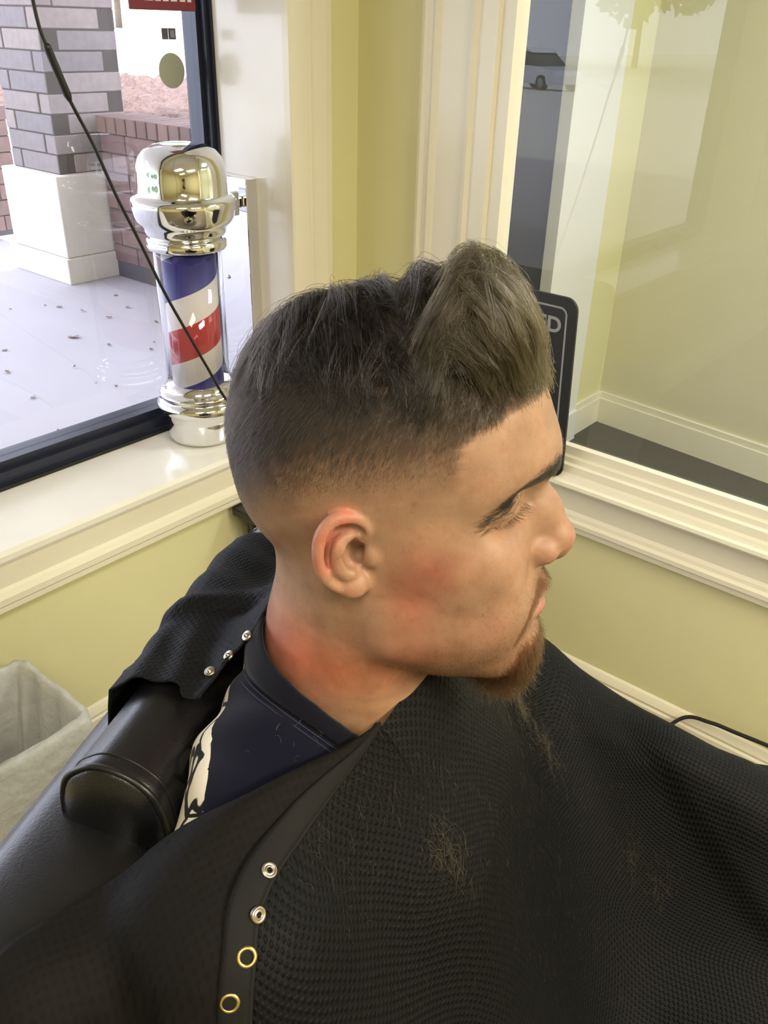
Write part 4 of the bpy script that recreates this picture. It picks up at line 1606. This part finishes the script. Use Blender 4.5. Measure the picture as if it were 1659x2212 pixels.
FP = Field((-.40, -.62, -.75), (.80, .62, .10), .010)
FP.D = FB.D.copy()
FP.path([(-.104, -.235, -.088), (-.104, .235, -.088)], .056, .012)
FP.path([(-.100, -.113, -.028), (-.100, .113, -.028)], .044, .012)
FP.path([(-.117, -.118, -.0245), (-.117, .118, -.0245)], .0385, .008)
FP.path([(-.123, -.125, -.006), (-.123, .125, -.006)], .0175, .006)
def top_height(F_, off=0.0, floor=-.72):
    D = F_.D - off
    z = F_.ax[2]
    h = np.full(D.shape[:2], floor)
    for k in range(len(z) - 2, -1, -1):
        d0, d1 = D[:, :, k], D[:, :, k + 1]
        hit = (d0 < 0) & (d1 >= 0) & (h <= floor)
        t = np.where(hit, d0 / np.where(hit, d0 - d1, 1), 0)
        h = np.where(hit, z[k] + t * F_.step, h)
    return h


def blur(h, it=1):
    for _ in range(it):
        p_ = np.pad(h, 1, mode='edge')
        h = (p_[:-2, 1:-1] + p_[2:, 1:-1] + p_[1:-1, :-2] + p_[1:-1, 2:] + 4 * p_[1:-1, 1:-1]) / 8
    return h


h0 = top_height(FB, .004)
hC = h0.copy()
for _ in range(160):
    hC = np.maximum(h0, blur(hC, 2) - .0003)
hC = np.maximum(hC, blur(hC, 6))

hP0 = top_height(FP, .003)
hP = hP0.copy()
for _ in range(40):
    hP = np.maximum(hP0, blur(hP, 1) - .0006)
hP = np.maximum(hP, blur(hP, 2))


def height(f, l, A=None):
    A = hC if A is None else A
    x = np.clip((np.asarray(f, float) - FB.lo[0]) / FB.step, 0, A.shape[0] - 1.001)
    y = np.clip((np.asarray(l, float) - FB.lo[1]) / FB.step, 0, A.shape[1] - 1.001)
    i, j = x.astype(int), y.astype(int)
    u, v = x - i, y - j
    return A[i, j] * (1 - u) * (1 - v) + A[i + 1, j] * u * (1 - v) + A[i, j + 1] * (1 - u) * v + A[i + 1, j + 1] * u * v
# ------------------------------------------------------------------ T-shirt and trousers
M_navy = mat('navy_cotton', srgb(13, 15, 32), .95, spec=.15, bump=(500, .25, .0008), sheen=.08, var=(14, .12))
shirt = keep(link_mesh('shirt', t2w(sv), sq, M_navy, None, True), person)
hS = top_height(FS, .0)
FSx = Field((-.17, -.36, -.56), (.20, .36, .08), .010)
torso_field(FSx, .001)


def strip(name, A, B, m, parent, n_across=4, bulge=.0, uv=False):
    """cloth strip between two matching curves of 3D points (torso frame)"""
    A, B = np.asarray(A), np.asarray(B)
    n = len(A)
    rows = []
    for k in range(n_across + 1):
        t = k / n_across
        r = A * (1 - t) + B * t
        r = r + np.array([0, 0, bulge * 4 * t * (1 - t)])
        rows.append(r)
    vs = np.concatenate(rows)
    fs = [(k * n + i, k * n + i + 1, (k + 1) * n + i + 1, (k + 1) * n + i) for k in range(n_across) for i in range(n - 1)]
    return link_mesh(name, t2w(vs), fs, m, None, True)


th = np.linspace(0, 2 * PI, 97)
ce = np.column_stack([.013 + .0635 * np.cos(th), .079 * np.sin(th)])
zc = np.interp(ce[:, 0], [-.06, -.045, -.012, .009, .026, .041, .078], [.056, .054, .048, .038, .024, .008, -.030])
hX = blur(top_height(FSx, .0), 1)


def hgt(F_, A, f, l):
    x = np.clip((np.asarray(f) - F_.lo[0]) / F_.step, 0, A.shape[0] - 1.001)
    y = np.clip((np.asarray(l) - F_.lo[1]) / F_.step, 0, A.shape[1] - 1.001)
    i, j = x.astype(int), y.astype(int)
    u, v = x - i, y - j
    return A[i, j] * (1 - u) * (1 - v) + A[i + 1, j] * u * (1 - v) + A[i, j + 1] * (1 - u) * v + A[i + 1, j + 1] * u * v


inn = np.column_stack([ce, zc])
co = np.column_stack([.013 + (.0635 + .0125) * np.cos(th), (.079 + .011) * np.sin(th)])
zo = np.maximum(hgt(FSx, hX, co[:, 0], co[:, 1]) + .0025, zc - .020)
out = np.column_stack([co, zo])
band = strip('shirt_collar', inn, out, mat('navy_rib_knit', srgb(11, 12, 24), .95, spec=.15, bump=(900, .4, .0008), sheen=.08), None, 5, .0022)
sm = band.modifiers.new('thick', 'SOLIDIFY')
sm.thickness = .0022
sm.offset = -1
keep(band, person)
seam = out + np.array([0, 0, .0012])
for dd in (0, .0035):
    c2 = np.column_stack([.013 + (.076 + .003 + dd) * np.cos(th), (.090 + .003 + dd) * np.sin(th)])
    z2 = hgt(FSx, hX, c2[:, 0], c2[:, 1]) + .0016
    keep(tube('collar_stitching', t2w(np.column_stack([c2, z2]))[:-1], .0005, mat('navy_thread', srgb(32, 35, 58), .8), None, 5, True), person)

# trousers: hips, thighs and shins, under the cape
FT = Field((-.16, -.24, -1.02), (.62, .24, -.44), .014)
FT.ell((.03, 0, -.52), (.11, .175, .09), .03)
FT.path([(.04, .10, -.515), (.42, .13, -.50), (.50, .13, -.98)], [.085, .065, .045], .03, mir=True)
tv, tq_ = FT.mesh()
keep(link_mesh('trousers', t2w(relax(tv, tq_, 2)), tq_, mat('dark_denim', srgb(40, 46, 62), .9), None, True), person)

# white printed panel on the back of the shirt, drawn with generic black loops
m = M_navy
nt = m.node_tree
pb = nt.nodes['Principled BSDF']
tc = nt.nodes.new('ShaderNodeTexCoord')
vo = nt.nodes.new('ShaderNodeTexVoronoi')
vo.feature = 'DISTANCE_TO_EDGE'
vo.inputs['Scale'].default_value = 24
ns = nt.nodes.new('ShaderNodeTexNoise')
ns.inputs['Scale'].default_value = 22
ad = nt.nodes.new('ShaderNodeMix'); ad.data_type = 'VECTOR'; ad.inputs[0].default_value = .09
nt.links.new(tc.outputs['Object'], ns.inputs['Vector'])
nt.links.new(tc.outputs['Object'], ad.inputs[4])
nt.links.new(ns.outputs['Color'], ad.inputs[5])
nt.links.new(ad.outputs[1], vo.inputs['Vector'])
ra_ = nt.nodes.new('ShaderNodeValToRGB')
ra_.color_ramp.elements[0].position = .05; ra_.color_ramp.elements[0].color = (.01, .01, .012, 1)
ra_.color_ramp.elements[1].position = .066; ra_.color_ramp.elements[1].color = (*srgb(232, 224, 205), 1)
nt.links.new(vo.outputs['Distance'], ra_.inputs[0])
v2 = nt.nodes.new('ShaderNodeTexVoronoi')
v2.inputs['Scale'].default_value = 24
nt.links.new(tc.outputs['Object'], v2.inputs['Vector'])
r3 = nt.nodes.new('ShaderNodeValToRGB')
r3.color_ramp.interpolation = 'CONSTANT'
r3.color_ramp.elements[0].position = 0; r3.color_ramp.elements[0].color = (1, 1, 1, 1)
r3.color_ramp.elements[1].position = .22; r3.color_ramp.elements[1].color = (0, 0, 0, 1)
nt.links.new(v2.outputs['Distance'], r3.inputs[0])
my = nt.nodes.new('ShaderNodeMix'); my.data_type = 'RGBA'; my.blend_type = 'MULTIPLY'
my.inputs[7].default_value = (*srgb(240, 205, 70), 1)
nt.links.new(r3.outputs[0], my.inputs[0]); nt.links.new(ra_.outputs[0], my.inputs[6])
# the print is flat ink on the cotton: it covers the back of the shirt only
old = pb.inputs['Base Color'].links[0].from_socket
pa = nt.nodes.new('ShaderNodeAttribute')
pa.attribute_name = 'print_mask'
gt = nt.nodes.new('ShaderNodeMath')
gt.operation = 'GREATER_THAN'
gt.inputs[1].default_value = 0.0
nt.links.new(pa.outputs['Fac'], gt.inputs[0])
fin = nt.nodes.new('ShaderNodeMix')
fin.data_type = 'RGBA'
nt.links.new(gt.outputs[0], fin.inputs[0])
nt.links.new(old, fin.inputs[6])
nt.links.new(my.outputs[2], fin.inputs[7])
nt.links.new(fin.outputs[2], pb.inputs['Base Color'])
nrm_s = grad(FS, sv, .008)
mk = np.minimum(np.minimum(.158 - np.abs(sv[:, 1]), (-nrm_s[:, 0] - .48) * .12), np.minimum(sv[:, 2] + .36, .020 - sv[:, 2]))
at_ = shirt.data.attributes.new('print_mask', 'FLOAT', 'POINT')
at_.data.foreach_set('value', mk.astype(np.float32))

# ------------------------------------------------------------------ barber cape
def waffle(name, pitch=.0070, strength=.5, rough=.6, col=(.0030, .0034, .0036), hole=.5):
    m = mat(name, col, rough, spec=.13)
    nt = m.node_tree
    p_ = nt.nodes['Principled BSDF']
    uv = nt.nodes.new('ShaderNodeUVMap')
    sx = nt.nodes.new('ShaderNodeSeparateXYZ')
    nt.links.new(uv.outputs[0], sx.inputs[0])
    cs = []
    for o_ in ('X', 'Y'):
        a = nt.nodes.new('ShaderNodeMath'); a.operation = 'MULTIPLY'; a.inputs[1].default_value = 2 * PI / pitch
        b = nt.nodes.new('ShaderNodeMath'); b.operation = 'COSINE'
        nt.links.new(sx.outputs[o_], a.inputs[0]); nt.links.new(a.outputs[0], b.inputs[0])
        cs.append(b)
    c_ = nt.nodes.new('ShaderNodeMath'); c_.operation = 'MULTIPLY'
    nt.links.new(cs[0].outputs[0], c_.inputs[0]); nt.links.new(cs[1].outputs[0], c_.inputs[1])
    mr = nt.nodes.new('ShaderNodeMapRange'); mr.interpolation_type = 'SMOOTHSTEP'
    mr.inputs[1].default_value = -.15; mr.inputs[2].default_value = .9; mr.inputs[3].default_value = 1; mr.inputs[4].default_value = 0
    nt.links.new(c_.outputs[0], mr.inputs[0])
    bp = nt.nodes.new('ShaderNodeBump')
    bp.inputs['Strength'].default_value = strength
    bp.inputs['Distance'].default_value = .0016
    nt.links.new(mr.outputs[0], bp.inputs['Height'])
    nt.links.new(bp.outputs[0], p_.inputs['Normal'])
    mx = nt.nodes.new('ShaderNodeMix'); mx.data_type = 'RGBA'
    mx.inputs[6].default_value = (*[c * hole for c in col], 1); mx.inputs[7].default_value = (*[c * 1.15 for c in col], 1)
    nt.links.new(mr.outputs[0], mx.inputs[0]); nt.links.new(mx.outputs[2], p_.inputs['Base Color'])
    return m


M_waf = waffle('black_waffle_cloth')
M_waf_in = waffle('black_cloth_inside', .0070, .15, .75, (.0062, .0056, .0052), .85)
M_twill = mat('black_twill', (.0062, .0062, .0066), .75, spec=.25, bump=(900, .3, .0005))

# unstretched cloth coordinates by arc length over the height field
def arcs(A, F_):
    gf = np.gradient(A, F_.step, axis=0)
    gl = np.gradient(A, F_.step, axis=1)
    gf = np.clip(blur(gf, 4), -2.2, 2.2)
    gl = np.clip(blur(gl, 4), -2.2, 2.2)
    return np.cumsum(np.sqrt(1 + gf ** 2), 0) * F_.step, np.cumsum(np.sqrt(1 + gl ** 2), 1) * F_.step


UF, UL = arcs(hC, FB)


def resample(P, n):
    P = np.asarray(P, float)
    d = np.concatenate([[0], np.cumsum(np.linalg.norm(np.diff(P, axis=0), axis=1))])
    t = np.linspace(0, d[-1], n)
    return np.stack([np.interp(t, d, P[:, i]) for i in range(P.shape[1])], 1)


cape = thing('barber_cape', 'black waffle textured barber cape draped over the seated man and chair back', 'cape', (float(PB[0]), float(PB[1]), 0.0))
BANDL = [(.045, -.300), (.035, -.262), (.0274, -.2361), (.0245, -.2216), (.0195, -.2038), (.0189, -.1922), (.0205, -.1749), (.0267, -.1461), (.0351, -.1193), (.0435, -.0887), (.0480, -.0610)]
NECKL = [(.058, -.035), (.068, -.012), (.071, .014), (.062, .042), (.040, .064), (.010, .080), (-.030, .082), (-.055, .12), (-.062, .20), (-.06, .30)]
in2 = resample(catmull(BANDL + NECKL, 8), 300)
zn = np.interp(in2[:, 1], [-.0610, -.035, -.012, .014, .042, .064, .080], [.0116, .0235, .0355, .0375, .036, .038, .042])
neck_part = (np.arange(300) / 299 > .50)
zin = height(in2[:, 0], in2[:, 1]) + .0025
isn = (in2[:, 1] > -.0615)
lift = np.where(isn & (in2[:, 1] < .09), zn - zin, 0)
outc = resample([(.10, -.46), (.30, -.50), (.55, -.44), (.74, -.28), (.76, 0), (.74, .28), (.55, .40), (.30, .44), (.10, .46), (-.08, .46)], 300)
NT = 190
tpar = (np.linspace(0, 1, NT) ** 1.25)[:, None, None]
FL = in2[None] * (1 - tpar) + outc[None] * tpar
dist = np.linalg.norm(FL - in2[None], axis=2)
f_, l_ = FL[..., 0], FL[..., 1]
z_ = height(f_, l_) + .0025 + lift[None] * np.exp(-(dist / .030) ** 1.3)
z_ = np.maximum(z_, -.62)
# soft folds: pulls running from the neck to the knees and along the left arm
z_ += .0030 * np.sin(l_ * 42 + f_ * 9 + .8) * sst(dist, .05, .25) + .0035 * np.sin(f_ * 26 - l_ * 30) * sst(dist, .08, .3)
lcr = .2075 - .52 * (f_ - .276)                                   # one sharper crease falling from the left arm to the lap
dl = l_ - lcr - .008
z_ += .013 * np.exp(-(dl / np.where(dl < 0, .009, .055)) ** 2) * sst(f_, .22, .30) * sst(-f_, -.60, -.48)
uu, vv = hgt(FB, UF, f_, l_), hgt(FB, UL, f_, l_)
ca_, sa_ = math.cos(.42), math.sin(.42)
uvs = np.stack([uu * ca_ - vv * sa_, uu * sa_ + vv * ca_], -1).reshape(-1, 2)
V_ = np.stack([f_, l_, z_], -1).reshape(-1, 3)
fs = [(i * 300 + j, i * 300 + j + 1, (i + 1) * 300 + j + 1, (i + 1) * 300 + j) for i in range(NT - 1) for j in range(299)]
keep(link_mesh('front_panel', t2w(V_), fs, M_waf, None, True, uvs), cape)
CAPE_F = (f_, l_, z_)

# flap folded back over the right shoulder
EA = resample(catmull([(.0492, -.0655), (.0261, -.1102), (-.0065, -.1485), (-.0442, -.1716), (-.0652, -.1815), (-.0857, -.2011), (-.0998, -.2252), (-.1141, -.2475), (-.128, -.278), (-.140, -.33)], 8), 120)
EB = resample(catmull([(.0492, -.0655), (.0445, -.0925), (.0362, -.1225), (.0282, -.15), (.0221, -.1786), (.0206, -.1957), (.0212, -.2073), (.0251, -.2227), (.0280, -.2372), (.036, -.265), (.052, -.33)], 8), 120)
tp = np.linspace(0, 1, 40)[:, None, None]
FL = EA[None] * (1 - tp) + EB[None] * tp
f2, l2 = FL[..., 0], FL[..., 1]
z2 = np.maximum(hgt(FP, hP, f2, l2), height(f2, l2)) + .0035 + .003 * sst(np.arange(120), 0, 40)[None] + .002 * np.sin(tp[..., 0] * PI)
z2 += .0022 * np.sin((f2 * .8 - l2 * .6) * 95) * np.sin(PI * tp[..., 0])
z2 = np.maximum(z2, -.3)
uv2 = np.stack([f2, l2], -1).reshape(-1, 2)
fs = [(i * 120 + j, i * 120 + j + 1, (i + 1) * 120 + j + 1, (i + 1) * 120 + j) for i in range(39) for j in range(119)]
fl = keep(link_mesh('shoulder_flap', t2w(np.stack([f2, l2, z2], -1).reshape(-1, 3)), fs, M_waf_in, None, True, uv2), cape)
sm = fl.modifiers.new('thick', 'SOLIDIFY'); sm.thickness = .0012; sm.offset = 0
# smooth hem band along the open edge
zb = z2[-1] + .0012
hem_o = np.column_stack([EB, zb])
tang = np.gradient(EB, axis=0)
tang /= np.linalg.norm(tang, axis=1, keepdims=True)
nn = np.column_stack([tang[:, 1], -tang[:, 0]])
nn = np.where((nn * (EA - EB)).sum(1, keepdims=True) > 0, nn, -nn)
wdt = .0150 * sst(np.arange(120), 0, 60) + .0012
i2 = EB + nn * wdt[:, None]
hem_i = np.column_stack([i2, np.maximum(hgt(FP, hP, i2[:, 0], i2[:, 1]), height(i2[:, 0], i2[:, 1])) + .0060 + .0032 * sst(np.arange(120), 0, 40)])
hb = keep(strip('hem_band', hem_o, hem_i, M_twill, None, 5, .0012), cape)
sm = hb.modifiers.new('thick', 'SOLIDIFY'); sm.thickness = .0016; sm.offset = -1
keep(tube('hem_piping', t2w(hem_o[2:-2] + np.array([0, 0, .0006])), .0016, M_twill, None, 7), cape)

# panel lying over the chair's top pad and the far shoulder
fe_l = [-.0795, -.0682, -.0432, -.0251, -.0057, .03, .06, .09, .14, .20, .30]
fe_f = [-.0735, -.0728, -.0654, -.0513, -.0460, -.052, -.050, -.040, -.030, -.02, -.01]
NB, MB_ = 130, 46
FL = np.zeros((MB_, NB, 2))
for j in range(NB):
    s = j / (NB - 1)
    for i in range(MB_):
        t = i / (MB_ - 1)
        f0 = 0
        # right edge, with its small notch, blending into straight columns
        le = np.interp(t, [0, .10, .14, .36, .80, 1.0], [-.0795, -.0795, -.0705, -.0705, -.0715, -.072])
        l = le + (.32 - le) * s
        ff = np.interp(l, fe_l, fe_f)
        FL[i, j] = (ff + (-.205 - ff) * t, l)
f3, l3 = FL[..., 0], FL[..., 1]
z3 = np.maximum(hgt(FP, hP, f3, l3), height(f3, l3)) + .0035
z3 = np.maximum(z3, -.30 - .2 * (f3 < -.2))
# the doubled-over collar piece lies as a raised ridge across the panel
rid = l3 - (.012 + .30 * (f3 + .117))
z3 += .004 * sst(rid, -.004, .008) * sst(-f3, .02, .07) + .004 * np.exp(-((rid - .012) / .010) ** 2) + .0012 * np.sin(l3 * 160 + f3 * 60)
z3 += .0018 * np.sin(f3 * 210 + l3 * 50) * sst(.02 - l3, 0, .05)
uv3 = np.stack([f3 + .0, l3], -1).reshape(-1, 2)
fs = [(i * NB + j, i * NB + j + 1, (i + 1) * NB + j + 1, (i + 1) * NB + j) for i in range(MB_ - 1) for j in range(NB - 1)]
M_waf2 = waffle('black_waffle_cloth_window_lit',   .0062, .35, .65, (.0055, .0058, .0070), .75)  # same cape cloth with the window's blue light mixed into its colour
bpn = keep(link_mesh('back_panel', t2w(np.stack([f3, l3, z3], -1).reshape(-1, 3)), fs, M_waf2, None, True, uv3), cape)
sm = bpn.modifiers.new('thick', 'SOLIDIFY'); sm.thickness = .0016; sm.offset = -1

# snaps and rings
M_snap = mat('nickel_snap', srgb(176, 168, 158), .28, metal=1.0)
M_brass = mat('brass_ring', srgb(206, 186, 118), .34, metal=1.0)
SNAPS = []


def snap(name, f, l, A, lift, prof, m, tilt=None):
    e = .006
    hh = lambda a, b: max(float(hgt(FP, hP, a, b)), float(height(a, b)))
    n_ = np.array([-(hh(f + e, l) - hh(f - e, l)) / (2 * e), -(hh(f, l + e) - hh(f, l - e)) / (2 * e), 1.0])
    if tilt is not None:
        n_ = n_ + np.array(tilt)
    n_ /= np.linalg.norm(n_)
    o = lathe(name, prof, m, None, 28)
    wn = n_[0] * TF + n_[1] * TL + n_[2] * np.array([0, 0, 1.0])
    o.rotation_euler = Vector(wn).to_track_quat('Z', 'Y').to_euler()
    o.location = Vector(t2w(np.array([f, l, hh(f, l) + lift])))
    bpy.context.view_layer.update()
    return keep(o, cape)


STUD = [(0, .0022), (.0009, .0020), (.0011, .0012), (.0018, .0008), (.0022, .0005), (.0034, .0007), (.0040, .0003), (.0040, -.0012)]
SOCK = [(.0014, -.0002), (.0014, .0010), (.0019, .0017), (.0026, .0010), (.0031, .0010), (.0039, .0017), (.0046, .0008), (.0046, -.0010)]
RING = [(.0034, -.0006), (.0036, .0007), (.0044, .0011), (.0054, .0006), (.0056, -.0010)]
TO_EYE = (.12, -.36, .30)
snap('snap_stud', -.0564, -.0357, None, .0058, STUD, M_snap, TO_EYE)
snap('snap_stud', -.0678, -.0432, None, .0055, STUD, M_snap, TO_EYE)
snap('snap_stud', -.0771, -.0547, None, .0052, STUD, M_snap, TO_EYE)
snap('snap_socket', .0188, -.1826, None, .0108, SOCK, M_snap)
snap('snap_socket', .0212, -.2048, None, .0108, SOCK, M_snap, (.9, -.2, 0))
snap('eyelet_ring', .0215, -.2220, None, .0104, RING, M_brass)
snap('eyelet_ring', .0178, -.2380, None, .0104, RING, M_brass)

# ------------------------------------------------------------------ hair clippings lying on the cape
def cape_pt(f, l):
    z = height(f, l) + .0045
    return np.stack([f, l, z], -1)


def tuft(n, f0, l0, s, ln):
    f = f0 + RNG.normal(0, s, n)
    l = l0 + RNG.normal(0, s, n)
    q = cape_pt(f, l)
    a = RNG.uniform(0, 2 * PI, n)
    L_ = ln * RNG.uniform(.4, 1.2, n)
    k = 6
    out = np.zeros((n, k, 3))
    bend = RNG.normal(0, 1.4, n)
    cur = q[:, :2].copy()
    for i in range(k):
        t = i / (k - 1)
        out[:, i, :2] = cur
        out[:, i, 2] = height(cur[:, 0], cur[:, 1]) + .0042 + RNG.uniform(0, .0012, n) + .25 * L_ * t * (1 - t) * 2
        aa = a + bend * t
        cur = cur + np.column_stack([np.cos(aa), np.sin(aa)]) * (L_ / (k - 1))[:, None]
    return out


parts_ = [tuft(90, .122, .185, .006, .014), tuft(90, .128, .176, .005, .014), tuft(110, .158, .178, .0065, .016), tuft(55, .104, -.092, .005, .012), tuft(35, .110, -.082, .006, .014), tuft(55, .257, .159, .007, .014), tuft(55, .290, .154, .007, .014)]
for c_, n_, s_ in [((.13, .18), 150, .03), ((.16, .12), 260, .05), ((.20, .05), 260, .07), ((.12, -.02), 200, .05), ((.26, .12), 150, .05), ((.08, -.10), 120, .03), ((.04, -.14), 90, .02)]:
    parts_.append(tuft(n_, c_[0], c_[1], s_, .0065))
PC = np.concatenate(parts_)
M_clip = hair_mat('clipped_hair', (.055, .036, .020), .35, .4, .4)
cl = strands('hair_clippings', t2w(PC), .00009, .00006, M_clip, None, world=True)
cl['kind'] = 'stuff'
cl['label'] = 'loose brown hair clippings scattered over the front of the cape'
cl['category'] = 'hair'

# ------------------------------------------------------------------ barber chair (local frame: x forward, y to his left)
M_lea = mat('black_leather', (.006, .006, .0075), .30, spec=.5, bump=(620, .3, .0008), var=(9, .3))
M_thr = mat('black_piping', (.007, .007, .007), .35)
chair = thing('barber_chair', 'black leather barber chair whose padded back shows behind the man', 'chair', (TN[0], TN[1], 0.0))
chair.rotation_euler = (0, 0, math.atan2(TF[1], TF[0]))
ZT = 1.13


def pad(name, prof, l0, l1, m, parent, dome=.006, n=40, crown=.0):
    """leather pad: cross-section (f, z) run from l0 to l1, ends gently domed"""
    prof = np.asarray(prof, float)
    k = len(prof)
    c = prof.mean(0)
    vs, fs = [], []
    ls = [(l0 + .004, .90, -dome), (l0 + .0015, .97, -.3 * dome), (l0, 1.0, 0)] + [(l, 1.0, 0) for l in np.linspace(l0, l1, n)[1:-1]] + [(l1, 1.0, 0), (l1 - .0015, .97, .3 * dome), (l1 - .004, .9, dome)]
    ls = [(l0 - dome, .0, 0), (l0 - dome * .95, .35, 0), (l0 - dome * .75, .70, 0), (l0 - dome * .3, .92, 0), (l0, 1.0, 0)] + [(l, 1.0, 0) for l in np.linspace(l0, l1, n)[1:-1]] + [(l1, 1.0, 0), (l1 + dome * .3, .92, 0), (l1 + dome * .75, .7, 0), (l1 + dome * .95, .35, 0), (l1 + dome, .0, 0)]
    for l, s, _ in ls:
        u = (l - l0) / (l1 - l0)
        puff = 1 + crown * math.sin(PI * min(max(u, 0), 1))
        for p in prof:
            q = c + (p - c) * s * puff
            vs.append((q[0], l, q[1] + ZT))
    for i in range(len(ls) - 1):
        for j in range(k):
            j2 = (j + 1) % k
            fs.append((i * k + j, i * k + j2, (i + 1) * k + j2, (i + 1) * k + j))
    o = link_mesh(name, vs, fs, m, parent, smooth=True)
    return o


def rnd(pts, per=6):
    P = list(pts)
    return catmull(P + [P[0]], per)[:-1]


UP = rnd([(-.141, -.110), (-.1415, -.070), (-.141, -.030), (-.139, -.014), (-.134, -.001), (-.124, .0085), (-.110, .0150), (-.090, .0120), (-.075, .001), (-.069, -.016), (-.0665, -.040), (-.066, -.075), (-.066, -.110)], 4)
p1 = pad('upper_back_pad', UP, -.1465, .1465, M_lea, chair, dome=.010)
for l in (-.1465, .1465):
    loop = np.column_stack([UP[:, 0], np.full(len(UP), l), UP[:, 1] + ZT])
    tube('piping', (loop - [-.104, 0, ZT - .04]) * [1.006, 1, 1.008] + [-.104, 0, ZT - .04], .0022, M_thr, p1, 7, True)
    sl = np.column_stack([UP[:, 0], np.full(len(UP), l - np.sign(l) * .012), UP[:, 1] + ZT])
    tube('seam', (sl - [-.104, 0, ZT - .04]) * [1.0, 1, 1.0] + [-.104, 0, ZT - .04], .0008, M_thr, p1, 5, True)
LP_ = rnd([(-.186, -.62), (-.186, -.30), (-.184, -.085), (-.177, -.054), (-.160, -.037), (-.122, -.0315), (-.090, -.0345), (-.076, -.046), (-.073, -.070), (-.074, -.12), (-.076, -.30), (-.076, -.62)], 4)
p2 = pad('lower_back_pad', LP_, -.262, .262, M_lea, chair, dome=.016)
for l in (-.262, .262):
    loop = np.column_stack([LP_[:, 0], np.full(len(LP_), l), LP_[:, 1] + ZT])
    tube('piping', loop, .0020, M_thr, p2, 7, True)
sm_ = [(x, l) for x, l in []]
box('seat_pad', (-.05, -.25, .47), (.46, .25, .518), M_lea, chair, .02, 3)
box('seat_base', (-.06, -.22, .40), (.42, .22, .469), M_thr, chair, .01)
for sg in (-1, 1):
    box('arm_pad', (.02, sg * .30 - .035, ZT - .372), (.46, sg * .30 + .035, ZT - .330), M_lea, chair, .014, 3)
    box('arm_support', (.08, sg * .30 - .012, .44), (.12, sg * .30 + .012, ZT - .372), M_chrome, chair, .004)
    box('arm_support', (.38, sg * .30 - .012, .44), (.42, sg * .30 + .012, ZT - .372), M_chrome, chair, .004)
    box('arm_bracket', (.06, min(sg * .20, sg * .312), .425), (.44, max(sg * .20, sg * .312), .44), M_chrome, chair, .002)
box('back_board', (-.199, -.20, .42), (-.1865, .20, 1.02), M_thr, chair, .004)
box('back_bracket', (-.18, -.18, .40), (-.06, .18, .43), M_thr, chair, .004)
lathe('pump_column', [(0, .06), (.055, .06), (.055, .22), (.045, .23), (.045, .40), (0, .40)], M_chrome, chair, 32, (.16, 0, 0))
lathe('base_disc', [(0, 0), (.29, 0), (.295, .012), (.28, .025), (.10, .055), (.06, .075), (0, .075)], M_chrome, chair, 48, (.16, 0, 0))
box('footrest_plate', (.58, -.20, .135), (.74, .20, .150), M_chrome, chair, .004)
for sg in (-1, 1):
    tube('footrest_bar', [(.40, sg * .16, .43), (.50, sg * .16, .32), (.66, sg * .16, .14)], .011, M_chrome, chair, 10)
